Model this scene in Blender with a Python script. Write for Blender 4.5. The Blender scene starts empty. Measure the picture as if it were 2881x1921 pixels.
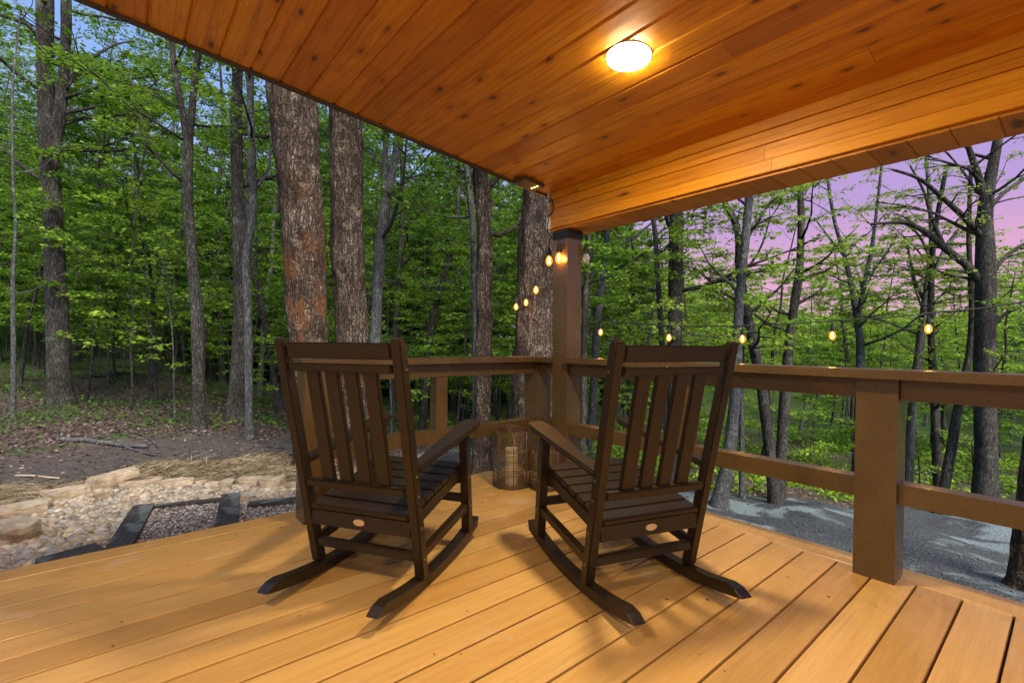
import bpy, bmesh, math
import numpy as np
from mathutils import Vector, Matrix, noise as mnoise

SC = bpy.context.scene
COL = SC.collection
R = math.radians

# ------------------------------------------------------------------ camera
H = 1.04                      # lens height above the deck boards (deck top is z = 0)
FPX, CX, CY = 1328.0, 1440.5, 960.5
def _basis(yaw, pitch, roll):
    f = np.array([math.sin(yaw)*math.cos(pitch), math.cos(yaw)*math.cos(pitch), math.sin(pitch)])
    r = np.array([math.cos(yaw), -math.sin(yaw), 0.0]); u = np.cross(r, f)
    return r*math.cos(roll)+u*math.sin(roll), -r*math.sin(roll)+u*math.cos(roll), f
RV, UV, FV = _basis(R(39.752), R(0.400), R(0.526))
CAM = np.array([0.0, 0.0, H])
cam_d = bpy.data.cameras.new('camera'); cam = bpy.data.objects.new('camera', cam_d); COL.objects.link(cam)
cam_d.sensor_width = 36; cam_d.lens = FPX/2881*36; cam_d.clip_start = 0.05; cam_d.clip_end = 600
m = Matrix.Identity(4)
for i in range(3):
    m[i][0] = RV[i]; m[i][1] = UV[i]; m[i][2] = -FV[i]; m[i][3] = CAM[i]
cam.matrix_world = m
SC.camera = cam
SC.view_settings.view_transform = 'Standard'; SC.view_settings.look = 'None'
SC.view_settings.gamma = 1; SC.view_settings.exposure = 0.60
SC.cycles.use_denoising = True
SC.cycles.max_bounces = 7; SC.cycles.diffuse_bounces = 4; SC.cycles.glossy_bounces = 3
SC.cycles.transmission_bounces = 5; SC.cycles.transparent_max_bounces = 8
SC.cycles.sample_clamp_indirect = 6.0

def at(x, y, d):
    """world point seen at photo position (x, y), d metres in front of the lens"""
    return CAM + (FV + RV*(x-CX)/FPX - UV*(y-CY)/FPX)*d

# ------------------------------------------------------------------ node helper
class NB:
    def __init__(s, name=None, tree=None):
        if tree is None:
            s.m = bpy.data.materials.new(name); s.m.use_nodes = True; tree = s.m.node_tree
        s.t = tree; s.t.nodes.clear()
    def n(s, typ, ins=None, **props):
        nd = s.t.nodes.new(typ)
        for k, v in props.items(): setattr(nd, k, v)
        for k, v in (ins or {}).items():
            sock = nd.inputs[k]
            if isinstance(v, bpy.types.NodeSocket): s.t.links.new(v, sock)
            elif isinstance(v, bpy.types.Node): s.t.links.new(v.outputs[0], sock)
            else: sock.default_value = v
        return nd
    def math(s, op, a, b=0.0, clamp=False):
        return s.n('ShaderNodeMath', {0: a, 1: b}, operation=op, use_clamp=clamp).outputs[0]
    def mix(s, fac, a, b, mode='MIX'):
        nd = s.n('ShaderNodeMix', None, data_type='RGBA', blend_type=mode)
        for idx, v in ((0, fac), (6, a), (7, b)):
            sk = nd.inputs[idx]
            if isinstance(v, bpy.types.NodeSocket): s.t.links.new(v, sk)
            else: sk.default_value = v if idx == 0 or len(v) == 4 else (*v, 1)
        return nd.outputs[2]
    def ramp(s, fac, stops, interp='LINEAR'):
        nd = s.n('ShaderNodeValToRGB', {0: fac}); cr = nd.color_ramp; cr.interpolation = interp
        while len(cr.elements) < len(stops): cr.elements.new(0.5)
        for e, (p, c) in zip(cr.elements, stops):
            e.position = p; e.color = (*c, 1) if len(c) == 3 else c
        return nd.outputs[0]
    def mapr(s, v, a, b, c=0.0, d=1.0):
        return s.n('ShaderNodeMapRange', {0: v, 1: a, 2: b, 3: c, 4: d}).outputs[0]
    def coord(s, scale=(1, 1, 1), which='Object'):
        tc = s.n('ShaderNodeTexCoord')
        return s.n('ShaderNodeMapping', {0: tc.outputs[which], 3: scale}).outputs[0]
    def noise(s, vec, scale, detail=3, rough=0.55, dist=0.0):
        return s.n('ShaderNodeTexNoise', {'Vector': vec, 'Scale': scale, 'Detail': detail, 'Roughness': rough, 'Distortion': dist}).outputs[0]
    def vor(s, vec, scale, feature='F1', out=0, rand=1.0):
        return s.n('ShaderNodeTexVoronoi', {'Vector': vec, 'Scale': scale, 'Randomness': rand}, feature=feature).outputs[out]
    def attr(s, name, out=2):
        return s.n('ShaderNodeAttribute', None, attribute_name=name).outputs[out]
    def finish(s, shader):
        s.n('ShaderNodeOutputMaterial', {0: shader}); return s.m
    def principled(s, col, rough=0.5, bump=None, bstr=0.3, bdist=0.01, **kw):
        ins = {'Base Color': col if not isinstance(col, tuple) or len(col) == 4 else (*col, 1), 'Roughness': rough}
        ins.update(kw)
        if bump is not None:
            ins['Normal'] = s.n('ShaderNodeBump', {'Strength': bstr, 'Distance': bdist, 'Height': bump}).outputs[0]
        return s.n('ShaderNodeBsdfPrincipled', ins).outputs[0]

# ------------------------------------------------------------------ sky and light (dusk: blue to the left, pink low on the right)
W = bpy.data.worlds.new('World'); SC.world = W; W.use_nodes = True
b = NB(tree=W.node_tree)
dirv = b.n('ShaderNodeTexCoord').outputs['Generated']
sep = b.n('ShaderNodeSeparateXYZ', {0: dirv})
pink_dir = (RV*0.80 + FV*0.60); pink_dir[2] = 0; pink_dir /= np.linalg.norm(pink_dir)
az = b.n('ShaderNodeVectorMath', {0: dirv, 1: tuple(pink_dir)}, operation='DOT_PRODUCT').outputs['Value']
stretch = b.n('ShaderNodeMapping', {0: dirv, 3: (1, 1, 4.5)}).outputs[0]
cl = b.noise(stretch, 2.2, 5, 0.55)
z = b.math('ADD', sep.outputs[2], b.math('MULTIPLY', b.math('SUBTRACT', cl, 0.5), 0.16))
blue = b.ramp(z, [(0.0, (0.52, 0.60, 0.80)), (0.25, (0.40, 0.54, 0.88)), (0.55, (0.20, 0.38, 0.84)), (1.0, (0.20, 0.32, 0.68))])
pink = b.ramp(z, [(0.0, (0.78, 0.42, 0.50)), (0.12, (0.70, 0.38, 0.58)), (0.26, (0.47, 0.32, 0.64)), (0.5, (0.32, 0.30, 0.66)), (1.0, (0.22, 0.32, 0.68))])
azf = b.mapr(b.math('ADD', az, b.math('MULTIPLY', b.math('SUBTRACT', cl, 0.5), 0.3)), 0.38, 0.80)
skyc = b.mix(azf, blue, pink)
b.n('ShaderNodeOutputWorld', {0: b.n('ShaderNodeBackground', {0: skyc, 1: 0.74}).outputs[0]})

fill_sun_d = bpy.data.lights.new('fill_sun', 'SUN'); fill_sun = bpy.data.objects.new('fill_sun', fill_sun_d); COL.objects.link(fill_sun)
fill_sun_d.energy = 5.0; fill_sun_d.angle = R(32); fill_sun_d.color = (1.0, 0.93, 0.84)  # soft daylight added at dusk to brighten the foliage facing the camera
sd = Vector((-0.10, -0.62, 0.78)).normalized()
fill_sun.rotation_euler = sd.to_track_quat('Z', 'Y').to_euler()

# ------------------------------------------------------------------ mesh helpers
def mesh_obj(name, me, mat=None, parent=None):
    o = bpy.data.objects.new(name, me); COL.objects.link(o)
    if mat is not None and not me.materials: me.materials.append(mat)
    if parent is not None: o.parent = parent
    return o
def obj(name, bm, mat, parent=None, bevel=0.0, smooth=False, seg=2):
    if bevel > 0:
        es = [e for e in bm.edges if len(e.link_faces) == 2 and e.calc_face_angle(0) > 0.5]
        bmesh.ops.bevel(bm, geom=es, offset=bevel, segments=seg, affect='EDGES', clamp_overlap=True)
    me = bpy.data.meshes.new(name); bm.to_mesh(me); bm.free()
    if smooth:
        me.polygons.foreach_set('use_smooth', [True]*len(me.polygons))
    return mesh_obj(name, me, mat, parent)
def tag(o, label=None, cat=None, group=None, kind=None):
    if label: o['label'] = label
    if cat: o['category'] = cat
    if group: o['group'] = group
    if kind: o['kind'] = kind
    return o
def thing(name, label, cat, loc=(0, 0, 0), rz=0.0, group=None):
    o = bpy.data.objects.new(name, None); COL.objects.link(o)
    o.empty_display_size = 0.2; o.location = loc; o.rotation_euler = (0, 0, rz)
    return tag(o, label, cat, group)
def box(bm, x0, x1, y0, y1, z0, z1):
    vs = [bm.verts.new(p) for p in ((x0,y0,z0),(x1,y0,z0),(x1,y1,z0),(x0,y1,z0),(x0,y0,z1),(x1,y0,z1),(x1,y1,z1),(x0,y1,z1))]
    for f in ((3,2,1,0),(4,5,6,7),(0,1,5,4),(1,2,6,5),(2,3,7,6),(3,0,4,7)): bm.faces.new([vs[i] for i in f])
    return vs
def B(*a):
    bm = bmesh.new(); box(bm, *a); return bm
def prism(bm, prof, lo, hi, axis='y'):
    """prof: (u, z) points; extruded along the other horizontal axis"""
    def P(u, z, w): return (u, w, z) if axis == 'y' else (w, u, z)
    a = [bm.verts.new(P(u, z, lo)) for u, z in prof]; c = [bm.verts.new(P(u, z, hi)) for u, z in prof]
    n = len(prof)
    bm.faces.new(a); bm.faces.new(c[::-1])
    for i in range(n): bm.faces.new((a[i], c[i], c[(i+1) % n], a[(i+1) % n]))
    bmesh.ops.recalc_face_normals(bm, faces=bm.faces[:])
def bar(bm, a, c, w, h, upv=(0, 0, 1)):
    """rectangular bar from a to c; w across, h along up"""
    a = Vector(a); c = Vector(c); d = (c-a).normalized(); s = d.cross(Vector(upv)).normalized(); u = s.cross(d)
    vs = []
    for p in (a, c):
        for i, j in ((-1,-1),(1,-1),(1,1),(-1,1)): vs.append(bm.verts.new(p+s*(i*w/2)+u*(j*h/2)))
    for f in ((0,1,2,3),(7,6,5,4),(0,4,5,1),(1,5,6,2),(2,6,7,3),(3,7,4,0)): bm.faces.new([vs[i] for i in f])
    bmesh.ops.recalc_face_normals(bm, faces=bm.faces[:])
def tubes_mesh(name, lines, smooth=True, disp=None):
    """lines: list of (pts Nx3, radii N, sides)"""
    V = []; F = []; off = 0
    for pts, rad, ns in lines:
        pts = np.asarray(pts, float); n = len(pts)
        tg = np.gradient(pts, axis=0); tg /= np.linalg.norm(tg, axis=1)[:, None]+1e-9
        ref = np.array([1.0, 0, 0]) if abs(tg[0][0]) < 0.8 else np.array([0, 1.0, 0])
        ang = np.arange(ns)*2*math.pi/ns
        for i in range(n):
            s = np.cross(tg[i], ref); s /= np.linalg.norm(s); ref = np.cross(s, tg[i])
            ring = pts[i] + rad[i]*(np.outer(np.cos(ang), s)+np.outer(np.sin(ang), ref))
            if disp is not None and rad[i] > 0.03: ring = disp(ring, pts[i], rad[i])
            V.append(ring)
        for i in range(n-1):
            a0 = off+i*ns; b0 = a0+ns
            for j in range(ns):
                k = (j+1) % ns
                F.append((a0+j, a0+k, b0+k, b0+j))
        F.append(tuple(off+j for j in range(ns))[::-1]); F.append(tuple(off+(n-1)*ns+j for j in range(ns)))
        off += n*ns
    me = bpy.data.meshes.new(name); me.from_pydata(np.concatenate(V).tolist(), [], F)
    if smooth: me.polygons.foreach_set('use_smooth', [True]*len(me.polygons))
    return me
def quads_mesh(name, V, tint=None):
    """V: (N,4,3) array -> N quads, with a per-quad tint"""
    n = len(V); me = bpy.data.meshes.new(name)
    me.vertices.add(n*4); me.vertices.foreach_set('co', V.astype(np.float32).ravel())
    me.loops.add(n*4); me.loops.foreach_set('vertex_index', np.arange(n*4, dtype=np.int32))
    me.polygons.add(n); me.polygons.foreach_set('loop_start', np.arange(0, n*4, 4, dtype=np.int32))
    me.update(calc_edges=True)
    if tint is not None:
        a = me.attributes.new('tint', 'FLOAT', 'POINT'); a.data.foreach_set('value', np.repeat(tint, 4).astype(np.float32))
    return me
def spin(bm, prof, n=24, center=(0, 0, 0)):
    """lathe (r, z) profile round z"""
    rings = []
    for r, z in prof:
        rings.append([bm.verts.new((center[0]+r*math.cos(i*2*math.pi/n), center[1]+r*math.sin(i*2*math.pi/n), center[2]+z)) for i in range(n)])
    for a, c in zip(rings, rings[1:]):
        for i in range(n): bm.faces.new((a[i], a[(i+1) % n], c[(i+1) % n], c[i]))
    bm.faces.new(rings[0][::-1]); bm.faces.new(rings[-1])

# ------------------------------------------------------------------ materials
def wood_boards(name, cols, grain_axis, knots=True, rough=0.5, gloss_spec=0.5, knotcol=(0.09, 0.03, 0.008), kscale=1.0, wear=0.0, grain=0.0, upright=False):
    b = NB(name)
    rnd = b.attr('board')
    tc = b.n('ShaderNodeTexCoord').outputs['Object']
    offs = b.n('ShaderNodeCombineXYZ', {0: b.math('MULTIPLY', rnd, 37.0), 1: b.math('MULTIPLY', rnd, 91.0), 2: b.math('MULTIPLY', rnd, 53.0)})
    v = b.n('ShaderNodeVectorMath', {0: tc, 1: offs.outputs[0]}, operation='ADD').outputs[0]
    gs = (0.9, 14, 14) if grain_axis == 'x' else (14, 0.9, 14)
    vg = b.n('ShaderNodeMapping', {0: v, 3: gs}).outputs[0]
    g1 = b.noise(vg, 2.0, 6, 0.70, 1.2)
    vf = b.n('ShaderNodeMapping', {0: v, 3: (2, 130, 130) if grain_axis == 'x' else (130, 2, 130)}).outputs[0]
    g2 = b.noise(vf, 1.4, 3, 0.6)
    blot = b.noise(v, 2.6, 3, 0.5)
    base = b.ramp(b.math('ADD', b.math('MULTIPLY', g1, 0.75), b.math('MULTIPLY', blot, 0.25)), [(0.36, cols[0]), (0.50, cols[1]), (0.64, cols[2])])
    hv = b.mix(0.50, base, b.ramp(rnd, [(0.0, tuple(c*0.70 for c in cols[0])), (0.3, cols[1]), (0.5, cols[0]), (0.75, cols[2]), (1.0, cols[1])]))
    fine = b.mix(b.mapr(g2, 0.35, 0.72, 0.0, 0.42), hv, cols[0])
    col = fine
    if grain > 0 or wear > 0:
        gd = b.mapr(b.noise(b.n('ShaderNodeMapping', {0: v, 3: (1.2, 34, 34) if grain_axis == 'x' else (34, 1.2, 34)}).outputs[0], 1.3, 4, 0.65, 0.8), 0.52, 0.66, 0.0, 0.55 if grain > 0 else 0.20)
        col = b.mix(gd, col, tuple(c*0.62 for c in cols[0]))
    if knots:
        ks = (9*kscale, 3.6*kscale, 0.0) if grain_axis == 'y' else (3.6*kscale, 9*kscale, 0.0)
        if upright: ks = (0.0, 2.6, 9.0)
        vk = b.n('ShaderNodeMapping', {0: v, 3: ks}).outputs[0]
        kn_ = b.n('ShaderNodeVectorMath', {0: b.n('ShaderNodeTexNoise', {'Vector': v, 'Scale': 30.0, 'Detail': 2.0}).outputs[1], 3: 0.22}, operation='SCALE').outputs[0]
        vk2 = b.n('ShaderNodeVectorMath', {0: vk, 1: kn_}, operation='ADD').outputs[0]
        vn = b.n('ShaderNodeTexVoronoi', {'Vector': vk2, 'Scale': 1.0, 'Randomness': 0.9}, feature='F1')
        on = b.math('GREATER_THAN', b.n('ShaderNodeSeparateColor', {0: vn.outputs['Color']}).outputs[0], 0.10)
        kd = b.mapr(vn.outputs['Distance'], 0.07, 0.17, 1.0, 0.0)
        kh = b.mapr(vn.outputs['Distance'], 0.08, 0.42, 0.75, 0.0)
        col = b.mix(b.math('MULTIPLY', kh, on), col, cols[0])
        col = b.mix(b.math('MULTIPLY', b.math('MULTIPLY', kd, on), 0.9), col, knotcol)
    if wear > 0:
        wn = b.noise(tc, 1.3, 4, 0.6, 0.4)
        col = b.mix(b.mapr(wn, 0.54, 0.66, 0.0, wear), col, (cols[0][0]*0.72, cols[0][1]*0.66, cols[0][2]*0.5))
        wn2 = b.noise(b.n('ShaderNodeMapping', {0: tc, 1: (7, 3, 0), 3: (1, 1.4, 1)}).outputs[0], 2.3, 5, 0.65, 0.8)
        col = b.mix(b.mapr(wn2, 0.60, 0.74, 0.0, wear*0.9), col, (0.70, 0.50, 0.38))
        rough = b.math('ADD', b.mapr(wn, 0.3, 0.7, rough-0.10, rough+0.10), b.mapr(wn2, 0.60, 0.74, 0.0, 0.12))
    sh = b.principled(col, rough, bump=b.math('ADD', b.math('MULTIPLY', g2, 0.6), g1), bstr=0.25, bdist=0.003, **{'Specular IOR Level': gloss_spec})
    return b.finish(sh)

M = {}
M['ceiling'] = wood_boards('stained_cedar', ((0.40, 0.125, 0.004), (0.62, 0.245, 0.007), (0.80, 0.38, 0.012)), 'y', True, 0.45, 0.5, grain=1.0, kscale=1.25)
M['beamwood'] = wood_boards('beam_cedar', ((0.42, 0.145, 0.005), (0.60, 0.24, 0.008), (0.74, 0.34, 0.014)), 'y', True, 0.5, 0.3, upright=True, grain=1.0)
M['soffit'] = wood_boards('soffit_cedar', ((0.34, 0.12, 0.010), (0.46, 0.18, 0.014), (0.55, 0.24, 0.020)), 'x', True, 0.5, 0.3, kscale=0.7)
M['deck'] = wood_boards('tan_composite', ((0.48, 0.255, 0.066), (0.62, 0.360, 0.108), (0.72, 0.455, 0.165)), 'x', False, 0.34, 0.5, wear=0.55)

def paint_brown():
    b = NB('brown_paint'); tc = b.coord()
    n1 = b.noise(tc, 3.0, 4, 0.6); n2 = b.noise(tc, 30.0, 3, 0.6)
    sw = b.noise(b.coord((1, 1, 30)), 3.0, 2, 0.5)
    col = b.ramp(n1, [(0.3, (0.074, 0.043, 0.014)), (0.55, (0.096, 0.057, 0.018)), (0.8, (0.125, 0.078, 0.027))])
    chips = b.mapr(b.vor(tc, 14.0), 0.03, 0.06, 0.45, 0.0)
    return b.finish(b.principled(col, b.mapr(n2, 0.3, 0.7, 0.24, 0.36), bump=b.math('ADD', b.math('MULTIPLY', n2, 0.25), b.math('MULTIPLY', sw, 1.5)), bstr=0.12, bdist=0.003))
M['paint'] = paint_brown()
def plastic_brown():
    b = NB('dark_brown_lumber'); tc = b.coord()
    n1 = b.noise(tc, 5.0, 3, 0.6); n2 = b.noise(tc, 260.0, 2, 0.6)
    col = b.mix(b.mapr(n2, 0.55, 0.7, 0.0, 0.35), b.mix(n1, (0.014, 0.0075, 0.0024), (0.021, 0.0115, 0.0040)), (0.085, 0.05, 0.022))
    return b.finish(b.principled(col, 0.36, bump=n2, bstr=0.35, bdist=0.002))
M['chair'] = plastic_brown()
def simple(name, col, rough=0.5, **kw):
    b = NB(name); n1 = b.noise(b.coord(), 18.0, 3)
    c = b.mix(b.mapr(n1, 0.3, 0.7, 0.0, 0.35), col, tuple(x*0.7 for x in col))
    return b.finish(b.principled(c, rough, bump=n1, bstr=0.08, bdist=0.002, **kw))
M['brass'] = simple('tan_medallion', (0.62, 0.42, 0.20), 0.35)
M['steel'] = simple('bolt_steel', (0.35, 0.30, 0.26), 0.35, Metallic=0.8)
M['black'] = simple('black_rubber', (0.012, 0.011, 0.010), 0.5)
M['drip'] = simple('brown_metal', (0.060, 0.038, 0.026), 0.4)
M['white'] = simple('white_tag', (0.75, 0.72, 0.66), 0.6)
M['wire'] = simple('woven_wire', (0.15, 0.090, 0.036), 0.38, Metallic=0.25)
M['candle'] = simple('cream_wax', (0.80, 0.66, 0.42), 0.45)
M['roofing'] = simple('roof_sheet', (0.05, 0.04, 0.035), 0.6)
def emis(name, col, st):
    b = NB(name); return b.finish(b.n('ShaderNodeEmission', {0: (*col, 1), 1: st}).outputs[0])
LAMP = 365.0
M['lamp'] = emis('lamp_glow', (1.0, 0.81, 0.52), LAMP)
M['filament'] = emis('bulb_glow', (1.0, 0.55, 0.16), 90.0)
M['led'] = emis('led_glow', (1.0, 0.62, 0.20), 3.0)
def bulb_glass():
    b = NB('amber_bulb')
    return b.finish(b.n('ShaderNodeMixShader', {0: 0.55, 1: b.n('ShaderNodeEmission', {0: (1.0, 0.32, 0.02, 1), 1: 2.0}).outputs[0],
        2: b.n('ShaderNodeBsdfTransparent', {0: (1, 0.9, 0.7, 1)}).outputs[0]}).outputs[0])
M['bulb'] = bulb_glass()
def clear_glass():
    b = NB('unlit_bulb'); return b.finish(b.principled((0.9, 0.85, 0.85), 0.05, **{'Transmission Weight': 0.7, 'IOR': 1.3}))
M['unlit'] = clear_glass()

def bark(name, cols, vscale=1.0, warm=0.0, depth=0.03):
    b = NB(name)
    tc = b.n('ShaderNodeTexCoord').outputs['Object']
    wob = b.n('ShaderNodeTexNoise', {'Vector': tc, 'Scale': 3.0, 'Detail': 3.0}).outputs[1]
    v0 = b.n('ShaderNodeVectorMath', {0: tc, 1: b.n('ShaderNodeVectorMath', {0: wob, 3: 0.10}, operation='SCALE').outputs[0]}, operation='ADD').outputs[0]
    v = b.n('ShaderNodeMapping', {0: v0, 3: (22*vscale, 22*vscale, 3.4*vscale)}).outputs[0]
    n_r = b.noise(v, 1.0, 4, 0.62, 0.5)
    ridge = b.math('MULTIPLY', b.math('ABSOLUTE', b.math('SUBTRACT', n_r, 0.5)), 7.0, True)
    cr = b.vor(b.n('ShaderNodeMapping', {0: v0, 3: (36*vscale, 36*vscale, 12*vscale)}).outputs[0], 1.0, 'DISTANCE_TO_EDGE')
    plates = b.math('MULTIPLY', ridge, b.mapr(cr, 0.0, 0.16, 0.15, 1.0))
    fn = b.noise(b.n('ShaderNodeMapping', {0: tc, 3: (60, 60, 18)}).outputs[0], 1.0, 4, 0.65)
    big = b.noise(tc, 2.6, 4, 0.6)
    col = b.ramp(b.math('ADD', b.math('MULTIPLY', fn, 0.45), b.math('MULTIPLY', big, 0.55)), [(0.38, cols[0]), (0.5, cols[1]), (0.64, cols[2])])
    col = b.mix(b.mapr(plates, 0.0, 0.62, 0.95, 0.0), col, tuple(c*0.20 for c in cols[0]))
    lich = b.noise(tc, 4.5, 5, 0.7)
    col = b.mix(b.mapr(lich, 0.58, 0.68, 0.0, 0.5), col, (cols[2][0]*1.15, cols[2][1]*1.25, cols[2][2]*1.15))
    if warm > 0:
        zl = b.n('ShaderNodeSeparateXYZ', {0: tc}).outputs[2]
        wm = b.math('MULTIPLY', b.mapr(b.noise(b.n('ShaderNodeMapping', {0: tc, 3: (1, 1, 0.5)}).outputs[0], 3.6, 6, 0.72), 0.50, 0.62, 0.0, warm), b.mapr(zl, 2.2, 3.6, 1.0, 0.0))
        col = b.mix(wm, col, (0.26, 0.10, 0.030))
    hgt = b.math('ADD', plates, b.math('MULTIPLY', fn, 0.5))
    return b.finish(b.principled(col, 0.9, bump=hgt, bstr=0.9, bdist=depth, **{'Specular IOR Level': 0.15}))
M['bark_big'] = bark('furrowed_bark', ((0.080, 0.055, 0.038), (0.195, 0.145, 0.105), (0.37, 0.295, 0.225)), 1.0, 0.0, 0.04)
M['bark_rust'] = bark('rust_patched_bark', ((0.080, 0.052, 0.034), (0.200, 0.145, 0.100), (0.39, 0.30, 0.225)), 1.0, 0.75, 0.04)
M['bark_mid'] = bark('grey_brown_bark', ((0.080, 0.072, 0.060), (0.150, 0.138, 0.118), (0.24, 0.225, 0.195)), 1.3, 0.0, 0.02)
M['bark_pale'] = bark('pale_grey_bark', ((0.14, 0.14, 0.135), (0.22, 0.22, 0.215), (0.32, 0.33, 0.32)), 1.7, 0.0, 0.012)

def leaf_mat(name, dark, mid, light, trans=0.42):
    b = NB(name)
    t = b.attr('tint')
    n1 = b.noise(b.coord(), 0.55, 2, 0.5)
    f = b.math('ADD', b.math('MULTIPLY', t, 0.65), b.math('MULTIPLY', n1, 0.45))
    col = b.ramp(f, [(0.18, dark), (0.5, mid), (0.85, light)])
    p = b.principled(col, 0.55, **{'Specular IOR Level': 0.25})
    tr = b.n('ShaderNodeBsdfTranslucent', {0: b.mix(0.5, col, light)}).outputs[0]
    return b.finish(b.n('ShaderNodeMixShader', {0: trans, 1: p, 2: tr}).outputs[0])
M['leaf'] = leaf_mat('maple_leaf', (0.050, 0.110, 0.010), (0.115, 0.225, 0.018), (0.22, 0.38, 0.032))
M['leaf_dark'] = leaf_mat('deep_green_leaf', (0.030, 0.075, 0.010), (0.065, 0.150, 0.016), (0.13, 0.25, 0.028))  # deeper green leaf kind
M['leaf_bright'] = leaf_mat('spring_leaf', (0.090, 0.18, 0.015), (0.19, 0.33, 0.026), (0.33, 0.50, 0.045))
M['leaf_yellow'] = leaf_mat('young_leaf', (0.12, 0.20, 0.020), (0.25, 0.36, 0.035), (0.40, 0.50, 0.07))

# ------------------------------------------------------------------ terrain
def smooth(t): t = np.clip(t, 0, 1); return t*t*(3-2*t)
def terrain(x, y):
    x = np.asarray(x, float); y = np.asarray(y, float)
    zz = -0.35 - 0.55*smooth((x-1.2)/2.4) - 0.155*np.clip(x-3.2, 0, 12) - 0.02*np.clip(x-15.2, 0, 60)
    far = np.clip(y-10, 0, 60); zz = zz + 0.035*far*smooth((6-x)/8)
    d = np.sqrt(x*x+y*y); k = smooth((d-6.5)/4)
    zz = zz + k*(0.10*np.sin(x*0.9+1.3)*np.cos(y*0.7)+0.05*np.sin(x*2.3+y*1.7)+0.03*np.sin(y*3.9-x*1.1))
    hl = smooth((11-x+0.35*y)/14)
    zz = zz + np.minimum(np.clip(d-36, 0, 60)*0.38, 4.5+4.5*hl)
    return zz
def ground_at(px, py):
    d = FV*FPX + RV*(px-CX) - UV*(py-CY)
    t = 1.2/max(-d[2], 1e-6)
    for _ in range(60):
        p = CAM+d*t; e = p[2]-float(terrain(p[0], p[1])); t += 0.6*e/(-d[2]) if d[2] < 0 else 0
    return CAM+d*t

# surface zones, drawn as outlines on the ground
pebble_edge = [(-1.3, 3.2), (-1.25, 4.3), (-0.75, 5.15), (-0.45, 5.5), (-0.1, 5.65), (0.4, 5.45), (0.9, 5.1), (1.25, 4.75), (1.9, 4.4), (2.3, 3.2)]
def poly_in(px, py, poly):
    c = np.zeros(px.shape, bool); n = len(poly); j = n-1
    for i in range(n):
        xi, yi = poly[i]; xj, yj = poly[j]
        t = ((yi > py) != (yj > py)) & (px < (xj-xi)*(py-yi)/((yj-yi) or 1e-9)+xi); c ^= t; j = i
    return c
def drive_weight(x, y):
    edge = np.interp(y, [-6, 0.5, 1.8, 2.8, 3.7, 4.4, 6.7, 8.5, 10], [18, 16, 14.5, 12, 10.6, 9.2, 8.0, 6.0, 4.0]) + 0.25*np.sin(y*3.3+1)
    a = smooth((edge - x)/0.7)*smooth((x-1.6)/0.8)*smooth((9.2-y)/1.2)
    return a
def axis(lo, hi, fine_lo, fine_hi, step, grow=1.09):
    pts = list(np.arange(fine_lo, fine_hi+1e-6, step)); s = step
    while pts[-1] < hi: s *= grow; pts.append(pts[-1]+s)
    s = step
    while pts[0] > lo: s *= grow; pts.insert(0, pts[0]-s)
    return np.array(pts)
gx = axis(-80, 90, -5, 11, 0.09); gy = axis(-40, 100, -2, 12, 0.09)
X, Y = np.meshgrid(gx, gy, indexing='ij')
rng0 = np.random.default_rng(3)
Z = terrain(X, Y) + rng0.normal(0, 0.006, X.shape)
nx, ny = X.shape
me = bpy.data.meshes.new('ground')
idx = np.arange(nx*ny).reshape(nx, ny)
q = np.stack([idx[:-1, :-1], idx[1:, :-1], idx[1:, 1:], idx[:-1, 1:]], -1).reshape(-1, 4)
me.vertices.add(nx*ny); me.vertices.foreach_set('co', np.stack([X, Y, Z], -1).astype(np.float32).ravel())
me.loops.add(q.size); me.loops.foreach_set('vertex_index', q.astype(np.int32).ravel())
me.polygons.add(len(q)); me.polygons.foreach_set('loop_start', np.arange(0, q.size, 4, dtype=np.int32))
me.update(calc_edges=True); me.polygons.foreach_set('use_smooth', [True]*len(me.polygons))
zone = np.zeros((nx, ny, 4), np.float32); zone[..., 3] = 1
zone[..., 0] = drive_weight(X, Y)
left = smooth((3.2-X)/1.0)
zone[..., 1] = smooth((8.6+0.3*np.sin(X*1.7)-Y)/1.0)*left                      # bare soil
zone[..., 2] = smooth((6.75+0.2*np.sin(X*2.1)+0.15*np.sin(X*5)-Y-0.10*X)/0.35)*left   # straw
ca = me.color_attributes.new('zone', 'FLOAT_COLOR', 'POINT'); ca.data.foreach_set('color', zone.ravel())
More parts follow.
